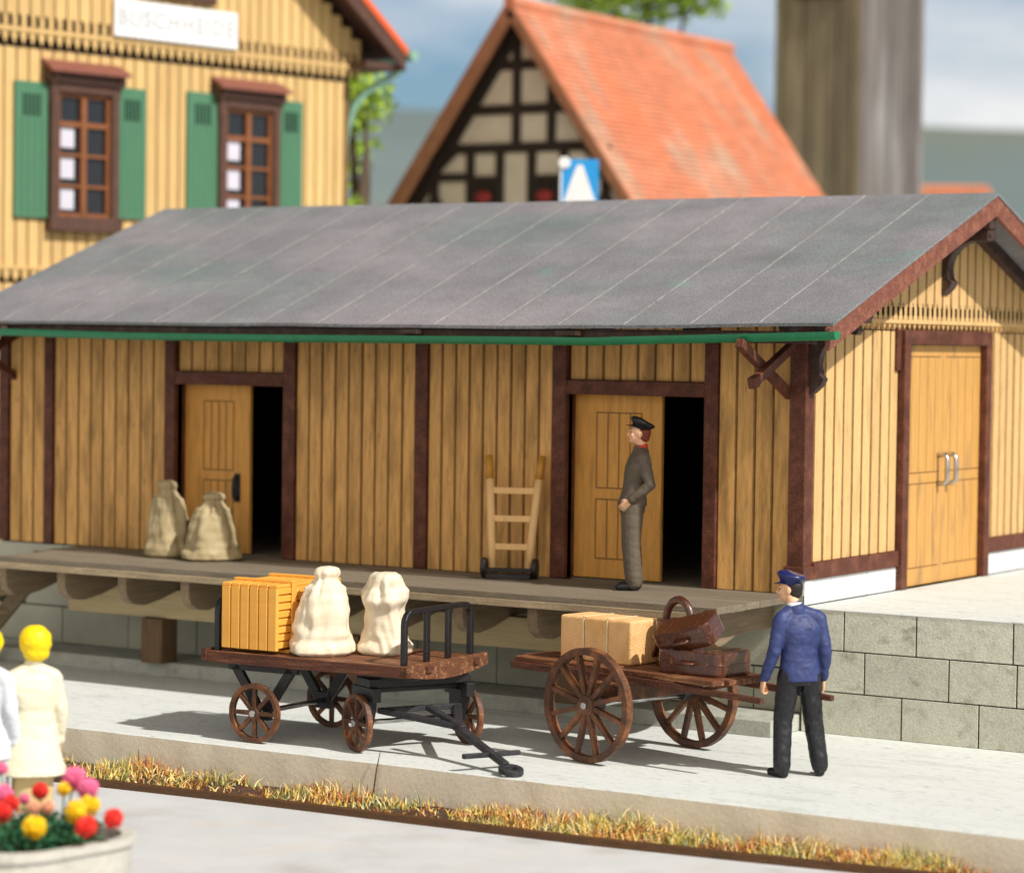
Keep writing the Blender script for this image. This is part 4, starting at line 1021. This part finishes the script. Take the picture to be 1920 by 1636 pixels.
# ------------------------------------------------------------------ planter with flowers
pt_ = thing('planter', 'pale stone planter with a recessed side panel filled with bright flowers', 'planter', (-.92, -9.45, -.27), R_(-8))
PRr, PH = .70, .60
def octo(r, n=8, a0=math.pi/8): return [(r*math.cos(a0+2*math.pi*k/n), r*math.sin(a0+2*math.pi*k/n)) for k in range(n)]
def rsq(r, c, n=7):
    P = []
    for sx, sy, a0 in ((1, 1, 0), (-1, 1, 90), (-1, -1, 180), (1, -1, 270)):
        for k in range(n+1):
            a = R_(a0+90*k/n); P.append((sx*(r-c)+c*math.cos(a), sy*(r-c)+c*math.sin(a)))
    return P
rings = [(rsq(.60, .36), 0), (rsq(.62, .38), PH-.06), (rsq(.645, .40), PH-.055), (rsq(.645, .40), PH-.004), (rsq(.635, .40), PH), (rsq(.56, .34), PH), (rsq(.55, .34), PH-.08)]
vs = []; m_ = len(rings[0][0])
for P, z in rings: vs += [(x, y, z) for x, y in P]
fs = [(i*m_+k, i*m_+(k+1) % m_, (i+1)*m_+(k+1) % m_, (i+1)*m_+k) for i in range(len(rings)-1) for k in range(m_)]
fs.append(tuple(range((len(rings)-1)*m_, len(rings)*m_)))
MB().add(vs, fs).build('bowl', m_planter, pt_, .004)
MB().box(-.26, .20, -.628, -.60, .10, PH-.10).build('panel', m_planti, pt_, .006)
MB().add([(x*.9, y*.9, PH-.075) for x, y in rsq(.60, .36)], [tuple(range(32))]).build('soil', m_earth, pt_)
fol = MB(); rf_ = random.Random(6)
for k in range(1500):
    a = rf_.uniform(0, 6.283); r = .52*math.sqrt(rf_.random()); p = Vector((r*math.cos(a), r*math.sin(a), PH-.07+rf_.uniform(0, .13)))
    d = Vector((rf_.gauss(0, 1), rf_.gauss(0, 1), rf_.uniform(.3, 1.5))).normalized()*rf_.uniform(.03, .06); s_ = d.cross(Vector((rf_.gauss(0, 1), rf_.gauss(0, 1), 0)).normalized()).normalized()*.016
    fol.add([p, p+d*.5+s_, p+d, p+d*.5-s_], [(0, 1, 2, 3)])
fo = kind(fol.build('planter_foliage', m_leafg), 'stuff'); fo.location = (-.92, -9.45, -.27); fo.rotation_euler = (0, 0, R_(-8)); tag(fo, 'dense dark green leaves filling the stone planter', 'foliage')

# ------------------------------------------------------------------ station house (upper left)
HA = R_(10.9)
HO = Vector((-13, 10.6, 0)); He = Vector((-math.sin(HA), -math.cos(HA), 0)); Hn = Vector((math.cos(HA), -math.sin(HA), 0))
HM = Matrix(((He.x, Hn.x, 0, 0), (He.y, Hn.y, 0, 0), (0, 0, 1, 0), (0, 0, 0, 1)))   # local x = along wall, y = outward
house = thing('station_house', 'yellow boarded station house with green shutters and red tiled gable roof', 'house', HO, 0)
def hb(mb): return mb.xf(HM)
def hp(name, mb, m, parent=None, bevel=0, smooth=False): return hb(mb).build(name, m, parent or house, bevel, smooth)
W0, W1 = 0.03, 6.87; RS = 3.45; HE = 7.92; HR = 7.92+4.15*.795
wb = MB()
n = 34; ww = (W1-W0)/n
for i in range(n): wb.box(W0+i*ww+.016, W0+(i+1)*ww-.016, 0, .03, .2, 7.55)
n = 36; ww = (W1-W0+.5)/n
for i in range(n):
    a, b = W0-.25+i*ww, W0-.25+(i+1)*ww; zz = min(HR-.795*abs(a-RS), HR-.795*abs(b-RS))-.25
    wb.box(a+.014, b-.014, .03, .10, 7.66, zz)
hp('front_wall', wb, m_house)
ib = MB().box(W0, W1, -.08, -.002, 0, 7.7); ib.prism([(W0-.25, 7.6), (W1+.25, 7.6), (W1+.25, HE-.1), (RS, HR-.25), (W0-.25, HE-.1)], 'y', -.08, .02)
hp('wall_core', ib, m_hback)
hp('side_wall', MB().box(W0, W0+.08, -9, -.081, 0, 7.9).box(W1-.08, W1, -9, -.081, 0, 7.9).box(W0, W1, -9.08, -9, 0, 8.2), m_house)
tr = MB(); x = W0-.25
while x < W1+.25:
    c = x+.075
    tr.prism([(c-.05, 7.62), (c-.05, 7.54), (c, 7.43), (c+.05, 7.54), (c+.05, 7.62)], 'y', .035, .10); tr.mi[-5:] = [1]*5
    tr.box(c-.03, c+.03, .105, .12, 7.66, 7.80); x += .15
tr.box(W0-.28, W1+.28, .03, .115, 7.60, 7.66)
x = W0-.25
while x < W1+.25: tr.box(x-.032, x+.032, .098, .104, 7.665, 7.83, 1); x += .15
tr.box(W0, W1, .0315, .034, 7.40, 7.598, 1)  # dark strip over the boards paints the shadow line under the teeth
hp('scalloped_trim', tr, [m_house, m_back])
tr = MB(); x = W0
while x < W1: tr.prism([(x+.02, 4.42), (x+.02, 4.34), (x+.07, 4.26), (x+.12, 4.34), (x+.12, 4.42)], 'y', .032, .09); x += .15
tr.box(W0, W1, .03, .10, 4.42, 4.46).box(W0, W1, .0305, .033, 4.24, 4.418, 1); hp('lower_trim', tr, [m_house, m_back])  # thin dark strip behind these teeth is their shadow, put in as colour
hp('corner_board', MB().box(W0-.05, W0+.035, -.06, .045, .2, 7.55), m_hback)
def hwindow(a, b, z0, z1, hood=True):
    fw = MB(); f_ = .13
    fw.box(a, a+f_, .0, .15, z0+.02, z1).box(b-f_, b, .0, .15, z0+.02, z1).box(a+f_, b-f_, .0, .15, z1-.14, z1).box(a-.03, b+.03, .0, .18, z0-.06, z0+.14)
    wn = hp('window', fw, m_frame, None, .01)
    ia, ib_, iz0, iz1 = a+f_, b-f_, z0+.14, z1-.14
    mu_ = MB(); wm = .055; Y3 = .035; mu_.box(ia, ia+wm, .01, .09, iz0, iz1).box(ib_-wm, ib_, .01, .09, iz0, iz1).box(ia+wm, ib_-wm, .01, .09, iz0, iz0+wm).box(ia+wm, ib_-wm, .01, .09, iz1-wm, iz1)
    mid = (ia+ib_)/2; mu_.box(mid-.045, mid+.045, .01, .10, iz0+wm, iz1-wm)
    for k in (1, 2, 3): 
        z = iz0+(iz1-iz0)*k/4; h_ = .035 if k == 3 else .02
        mu_.box(ia+wm, mid-.045, .01, .09, z-h_, z+h_).box(mid+.045, ib_-wm, .01, .09, z-h_, z+h_)
    hp('sash', mu_, m_sash, wn)
    for q in ((ia, mid), (mid, ib_)):
        hp('pane', MB().box(q[0]+.03, q[1]-.03, .036, .042, iz0+.02, iz1-.02), m_glass, wn)
    cu = MB()
    for k in range(3):
        z = iz0+(iz1-iz0)*k/4+.10; cu.box(mid+.13, ib_-.09, .043, .050, z, z+(iz1-iz0)/4-.13)
    hp('curtain', cu, m_curt, wn, .003)
    if hood:
        hd_ = MB().add([(a-.06, .02, z1+.31), (b+.10, .02, z1+.31), (b+.12, .30, z1+.17), (a-.08, .30, z1+.17), (a-.06, .02, z1+.27), (b+.10, .02, z1+.27), (b+.12, .30, z1+.12), (a-.08, .30, z1+.12)],
                      [(0, 1, 2, 3), (7, 6, 5, 4), (0, 4, 5, 1), (1, 5, 6, 2), (2, 6, 7, 3), (3, 7, 4, 0)])
        hp('hood', hd_, m_hood, wn)
        hp('hood_lintel', MB().box(a-.06, b+.06, .01, .20, z1+.001, z1+.20), m_frame, wn)
        for x in (a-.02, b-.07): hp('hood_bracket', MB().prism([(.01, z1-.35), (.10, z1-.30), (.14, z1-.08), (.24, z1+.06), (.24, z1+.12), (.01, z1+.12)], 'x', x, x+.09), m_frame, wn)
def shutter(a, b, z0, z1):
    o = hp('shutter', MB().box(a, b, .035, .085, z0, z1), m_shut, None, .008)
    s_ = MB(); c = (a+b)/2
    for k in range(5):
        x = a+(b-a)*(.26+.12*k); s_.box(x-.020, x+.020, .084, .089, z1-.46, z1-.16)
    hp('shutter_slots', s_, m_shutd, o)
    g_ = MB()
    for k in range(1, 5): x = a+(b-a)*k/5; g_.box(x-.004, x+.004, .084, .0865, z0+.05, z1-.48)
    hp('shutter_grooves', g_, m_shutd, o)
hwindow(4.40, 5.56, 5.02, 6.98); hwindow(1.42, 2.58, 5.02, 6.98)
shutter(5.58, 6.12, 5.12, 6.95); shutter(3.88, 4.39, 5.17, 6.99); shutter(2.58, 3.13, 5.15, 7.03); shutter(.93, 1.41, 5.17, 7.03)
hwindow(2.72, 4.0, 8.34, 9.9, False); shutter(1.95, 2.68, 8.42, 9.8); shutter(4.04, 4.7, 8.42, 9.8)
# lower storey windows hidden by the shed are left plain; roof
rf2 = MB()
for sx in (-1, 1):
    e = RS+sx*4.15; 
    rf2.add([(RS, .62, HR+.02), (e, .62, HE+.02), (e, -9.5, HE+.02), (RS, -9.5, HR+.02), (RS, .62, HR-.10), (e, .62, HE-.10), (e, -9.5, HE-.10), (RS, -9.5, HR-.10)],
            [(0, 1, 2, 3), (7, 6, 5, 4), (0, 4, 5, 1), (1, 5, 6, 2), (2, 6, 7, 3)])
hp('roof', rf2, m_tile)
for sx in (-1, 1):
    e = RS+sx*4.12
    hp('verge_board', MB().add([(RS, .60, HR-.11), (e, .60, HE-.09), (e, .60, HE-.33), (RS, .60, HR-.36), (RS, .53, HR-.11), (e, .53, HE-.09), (e, .53, HE-.33), (RS, .53, HR-.36)],
        [(0, 1, 2, 3), (7, 6, 5, 4), (0, 4, 5, 1), (1, 5, 6, 2), (2, 6, 7, 3), (3, 7, 4, 0)]), m_frame)
    hp('soffit', MB().add([(RS, .52, HR-.13), (e, .52, HE-.11), (e, -9.4, HE-.11), (RS, -9.4, HR-.13)], [(0, 1, 2, 3)]), m_frame)
    hp('side_eave', MB().box(min(e, RS+sx*3.4), max(e, RS+sx*3.4), -9.0, .50, HE-.32, HE-.22), m_frame)
hp('house_gutter', MB().tube([(-.78, .68, 7.83), (-.78, -9.4, 7.83)], .085, 12), m_pipe)
hp('downpipe', MB().tube([(-.76, .45, 7.78), (-.70, .42, 7.60), (-.50, .28, 7.44), (-.30, .14, 7.28), (-.16, .02, 7.05), (-.09, -.06, 6.7), (-.06, -.09, 6.2), (-.06, -.10, .3)], .055, 10), m_pipe, None, 0, True)
# sign with outlined letters
sg = thing('name_sign', 'white station name board with faint grey BUSCHHEIDE lettering on the yellow gable', 'sign', HO, 0)
hb(MB().box(2.29, 4.52, .13, .17, 7.68, 8.20)).build('board', m_sign, sg, .006)
def text_mesh(txt, size, m, parent, Mx, outline=.0):
    cu = bpy.data.curves.new('lettering', 'FONT'); cu.body = txt; cu.size = size; cu.align_x = 'CENTER'; cu.align_y = 'CENTER'
    cu.fill_mode = 'NONE' if outline else 'BOTH'; cu.bevel_depth = outline; cu.extrude = 0 if outline else .002; cu.space_character = 1.12
    o = bpy.data.objects.new('tmp', cu); COL.objects.link(o)
    dg = bpy.context.evaluated_depsgraph_get(); me = bpy.data.meshes.new_from_object(o.evaluated_get(dg)); bpy.data.objects.remove(o)
    me.transform(Mx); me.materials.clear(); me.materials.append(m)
    q = bpy.data.objects.new('lettering', me); COL.objects.link(q); q.parent = parent; return q
TM = Matrix(((-He.x, 0, Hn.x, 0), (-He.y, 0, Hn.y, 0), (0, 1, 0, 0), (0, 0, 0, 1)))
TM = Matrix.Translation(He*3.42+Hn*.172+Vector((0, 0, 7.94))) @ TM
text_mesh('BUSCHHEIDE', .33, m_lett, sg, TM, .006)

# ------------------------------------------------------------------ half-timbered house
hh = thing('half_timbered_house', 'half-timbered house with plastered gable and steep weathered red tile roof', 'house', (-13.495, 16, 0))
AP = 9.245; TP = math.tan(R_(54.4)); YL = 7.7; WH = 3.3
zw = AP-.25-TP*WH
gw = MB().prism([(-WH, -.0), (WH, -.0), (WH, zw), (0, AP-.25), (-WH, zw)], 'y', .30, .40); gw.box(-WH, -WH+.1, .4, YL, 0, zw).box(WH-.1, WH, .4, YL, 0, zw); gw.prism([(-WH, 0), (WH, 0), (WH, zw), (0, AP-.25), (-WH, zw)], 'y', YL-.1, YL); gw.build('wall', m_plast, hh)
def hx(z): return (AP-.3-z)/TP
tb = MB(); bw_ = .085
for z in (8.23, 7.48, 6.83, 5.4, 3.9): tb.box(-hx(z), hx(z), .27, .301, z-bw_, z+bw_)
for x in (-.06-.0, .64): tb.box(x-bw_, x+bw_, .265, .301, 6.8, AP-.45-abs(x)*TP)
for x in (-.98, -.38, .26, .90): tb.box(x-bw_, x+bw_, .265, .301, 5.4, 6.85)
for s, z in ((1, 6.35), (-1, 6.35)): tb.box(-1.85 if s < 0 else .9, -.98 if s < 0 else 1.6, .262, .301, z-.07, z+.07)
tb.box(-1.72-bw_, -1.72+bw_, .26, .301, 5.4, 6.83).box(1.72-bw_, 1.72+bw_, .26, .301, 5.4, 6.83)
tb.prism([(-1.72, 6.75), (-1.25, 6.75), (-1.72, 6.35)], 'y', .262, .301).prism([(1.72, 6.75), (1.25, 6.75), (1.72, 6.35)], 'y', .262, .301)
tb.prism([(-1.72, 6.2), (-1.35, 5.5), (-2.05, 5.5)], 'y', .258, .301).prism([(1.72, 6.2), (1.35, 5.5), (2.05, 5.5)], 'y', .258, .301)
for s in (-1, 1): tb.bar((s*.05, .28, AP-.42), (s*(WH-.05), .28, zw-.1), .05, .22)
tb.build('timber_frame', m_beam, hh)
for a, b in ((-.92, -.40), (.30, .84)):
    w_ = MB().box(a-.04, b+.04, .25, .29, 5.55, 6.36).build('window', m_beam, hh, .006)
    MB().box(a+.03, (a+b)/2-.02, .244, .252, 5.62, 6.28).box((a+b)/2+.02, b-.03, .244, .252, 5.62, 6.28).build('pane', m_glass, w_)
    MB().ball(((a+b)/2, .20, 6.0), (.17, .09, .10), 12).build('flowers', m_rglow, w_)
# tiled roof with overlapping courses
for s in (-1, 1):
    rt = MB(); Ls = (AP-3.6)/math.sin(R_(54.4)); nc = 62; dx, dz = s*math.cos(R_(54.4)), -math.sin(R_(54.4)); nx_, nz_ = s*math.sin(R_(54.4)), math.cos(R_(54.4))
    r8 = random.Random(31+s)
    for k in range(nc):
        a, b = Ls*k/nc, Ls*(k+1.15)/nc; nt_ = 22
        for j in range(nt_):
            y0 = -.06+(YL+.2)*j/nt_; y1 = -.06+(YL+.2)*(j+1)/nt_-.01; o1, o2 = .00, .022
            P = []
            for (t, o_) in ((a, o1), (b, o2)):
                for yy_ in (y0, y1): P.append((dx*t+nx_*o_, yy_, AP+dz*t+nz_*o_))
            Q = [(p[0]-nx_*.03, p[1], p[2]-nz_*.03) for p in P]
            rt.add(P+Q, [(0, 1, 3, 2), (2, 3, 7, 6), (0, 2, 6, 4), (1, 5, 7, 3)])
    rt.build('roof', m_rtile, hh)
    sf = MB(); a_ = (dx*.02, AP-.05); b_ = (dx*Ls, AP+dz*Ls-.05)
    sf.add([(a_[0], -.04, a_[1]), (b_[0], -.04, b_[1]), (b_[0], YL+.1, b_[1]), (a_[0], YL+.1, a_[1])], [(0, 1, 2, 3)]); sf.build('roof_underlay', m_vbrn, hh)
    MB().bar((dx*.0, -.07, AP-.14), (dx*Ls, -.07, AP+dz*Ls-.14), .06, .26 if s < 0 else .16).build('bargeboard', m_vbrn, hh)
MB().tube([(0, -.1, AP+.0), (0, YL+.15, AP+.0)], .11, 10).build('ridge_tiles', m_rtile, hh)

# crossing sign
cs = thing('crossing_sign', 'blurred blue square pedestrian crossing sign with white figure and round lamp', 'sign', (-8.75, 10.40, 0), R_(28))
MB().tube([(0, .03, 0), (0, .03, 6.15)], .035, 10).build('pole', m_pole, cs, smooth=True)
MB().box(-.275, .275, -.02, .01, 5.52, 6.13).build('panel', m_bsign, cs, .004)
MB().prism([(-.03, 6.05), (.05, 6.05), (.13, 5.82), (.23, 5.54), (-.21, 5.54), (-.12, 5.82)], 'y', -.026, -.021).box(-.27, .27, -.0255, -.0205, 5.522, 5.545).box(-.272, -.245, -.0255, -.0205, 5.55, 6.12).build('figure', m_wsign, cs)
MB().tube([(-.21, -.05, 6.08), (-.21, -.02, 6.08)], .085, 20).build('round_plate', m_wsign, cs, .004)

# tower
tow = thing('wooden_tower', 'tall weathered grey board tower rising behind the shed roof', 'tower', (-14.1, 31, 0))
tb_ = MB(); r9 = random.Random(14)
for i in range(12): a = -2.05+i*2.05/12; tb_.box(a+.01, a+2.05/12-.01, -.03-r9.uniform(0, .02), .0, 0, 14)
tb_.build('front_boards', m_tow1, tow)
tb_ = MB()
for i in range(20): a = .0+i*3.3/20; tb_.box(0, .03+r9.uniform(0, .02), a+.01, a+3.3/20-.01, 0, 14)
tb_.build('side_boards', m_tow2, tow)
MB().box(-2.04, -.001, .001, 3.29, 0, 14).build('core', m_hback, tow)
MB().box(-1.55, -.35, -.16, -.05, 11.15, 11.7).build('hatch', m_beam, tow, .01)
MB().prism([(-2.5, 14), (.5, 14), (-1.02, 15.4)], 'y', -.4, 3.7).build('roof', m_vbrn, tow)

# distant hut with red roof
ht = thing('distant_cottage', 'small far cottage whose orange roof just tops the shed ridge', 'cottage', (-17.4, 43.5, 0), R_(32))
MB().box(-1.3, 1.3, -1.0, 1.0, 0, 6.6).build('wall', m_plast, ht)
MB().prism([(-1.6, 6.5), (1.6, 6.5), (.9, 7.75), (-.9, 7.75)], 'y', -1.1, 1.1).build('roof', m_rtile, ht, .05)

# ------------------------------------------------------------------ trees
def tree(label, loc, th, blobs, m, seed, nl=2600, ls=.13):
    t = thing('leafy_tree', label, 'tree', loc); rg = random.Random(seed)
    tb = MB().tube([(0, 0, 0), (.1, .05, th*.4), (-.05, 0, th*.75), (.05, .1, th)], [.24, .19, .14, .07], 10)
    for c, r in blobs: tb.tube([(0, 0, th*.6), Vector((0, 0, th*.6)).lerp(Vector(c), .6)+Vector((.1, 0, .1)), c], [.10, .06, .02], 6)
    tb.build('trunk', m_bark, t, smooth=True)
    cb = MB(); V = []; Fc = []
    for c, r in blobs:
        c = Vector(c)
        for k in range(int(nl*r*r/3)):
            d = Vector((rg.gauss(0, 1), rg.gauss(0, 1), rg.gauss(0, 1))).normalized(); q = r*(rg.random()**.45)*(1+.35*noise.noise(d*2.2+c))
            p = c+d*q; a = Vector((rg.gauss(0, 1), rg.gauss(0, 1), rg.gauss(0, 1))).normalized(); b = a.cross(Vector((rg.gauss(0, 1), rg.gauss(0, 1), rg.gauss(0, 1)))).normalized()
            s_ = ls*rg.uniform(.6, 1.4); o = len(V); V += [p-a*s_, p+b*s_*.5, p+a*s_, p-b*s_*.5]; Fc.append((o, o+1, o+2, o+3))
    cb.add(V, Fc); cb.build('crown', m, t)
tree('bright green tree standing close behind the station house corner', (-15.6, 14.6, 0), 6.6, [((-.05, .2, 7.6), .55), ((-.6, .3, 8.3), .7), ((-.25, -.1, 5.5), .5), ((-1.2, .5, 7.0), 1.0), ((-1.1, .2, 5.4), .8)], m_leaf1, 1, 3600, .09)
tree('tall bright green tree behind the ridge of the red tiled roof', (-19, 30, 0), 9.5, [((0, 0, 11.9), 1.4), ((-1.0, -.4, 11.8), 1.2), ((1.1, .3, 11.9), 1.2), ((.2, 0, 13.6), 1.6)], m_leaf1, 2)

# ------------------------------------------------------------------ flowers in the planter
def flower(p, m, lb, r, grp):
    c0 = Vector((-.92, -9.45)); q = Vector((p[0], p[1]))-c0; k = min(1, .40/max(q.length, .01)); b0 = c0+q*k
    t = thing('flower', lb, 'flower', (b0.x, b0.y, .24), 0, grp)
    tip = Vector((p[0]-b0.x, p[1]-b0.y, p[2]-.24))
    MB().tube([(0, 0, 0), (tip.x*.35, tip.y*.35, tip.z*.6), tip], .007, 5).build('stem', m_stem, t)
    b = MB(); rg = random.Random(int(p[0]*999)+int(p[2]*99))
    b.ball(tip, (r*.78, r*.78, r*.62), 12)
    for k in range(90):
        d = Vector((rg.gauss(0, 1), rg.gauss(0, 1), rg.gauss(0, 1)+.3)).normalized(); c = tip+d*r*.70; a = d.cross(Vector((0, .3, 1))).normalized()*r*.28
        b.add([c-a, c+d*r*.34, c+a, c+d*r*.12+d.cross(a).normalized()*r*.35], [(0, 1, 2, 3)])
    b.build('blossom', m, t)

FL = [((-0.87, -8.99, 0.63), 'pink', 0.084, 'large pink blossom leaning highest at the back right of the planter'),
((-0.68, -9.07, 0.59), 'pink', 0.076, 'large pink blossom just in front of the highest pink one'),
((-0.91, -9.27, 0.58), 'red', 0.059, 'small red blossom beneath the cream coat, left of the orange one'),
((-0.80, -9.17, 0.59), 'orange', 0.049, 'small orange yellow blossom tucked under the highest pink one'),
((-0.49, -9.40, 0.51), 'yellow', 0.078, 'big yellow blossom directly above the front right red one'),
((-0.49, -9.27, 0.53), 'yellow', 0.072, 'yellow blossom half behind the big yellow one, on its right'),
((-0.26, -9.56, 0.46), 'red', 0.074, 'red blossom at the front rim beneath the two yellow blossoms'),
((-0.21, -9.36, 0.49), 'red', 0.067, 'rightmost red blossom overhanging the planter rim'),
((-0.55, -9.72, 0.45), 'yellow', 0.080, 'lone yellow blossom low at the front rim'),
((-1.39, -9.13, 0.66), 'pink', 0.049, 'small pink blossom cut by the left picture edge, topmost there'),
((-1.08, -9.44, 0.56), 'pink', 0.076, 'big pink blossom at the left picture edge above two red ones'),
((-0.93, -9.53, 0.53), 'red', 0.062, 'red blossom touching the big pink one at the left'),
((-0.87, -9.67, 0.50), 'red', 0.068, 'lowest red blossom at the left picture edge'),
((-0.76, -9.49, 0.52), 'salmon', 0.048, 'salmon bud left of its twin in the middle of the planter'),
((-0.69, -9.44, 0.52), 'salmon', 0.048, 'salmon bud right of its twin in the middle of the planter'),
((-0.91, -9.42, 0.55), 'pink', 0.038, 'tiny pink bud left of the salmon buds')]
FM = dict(pink=m_pink, red=m_redf, yellow=m_yelf, orange=m_yelf, salmon=m_salm)
for (x, y, z), c, r, lb in FL:
    flower((x, y, z), FM[c], lb, r, 'flowers in the stone planter')
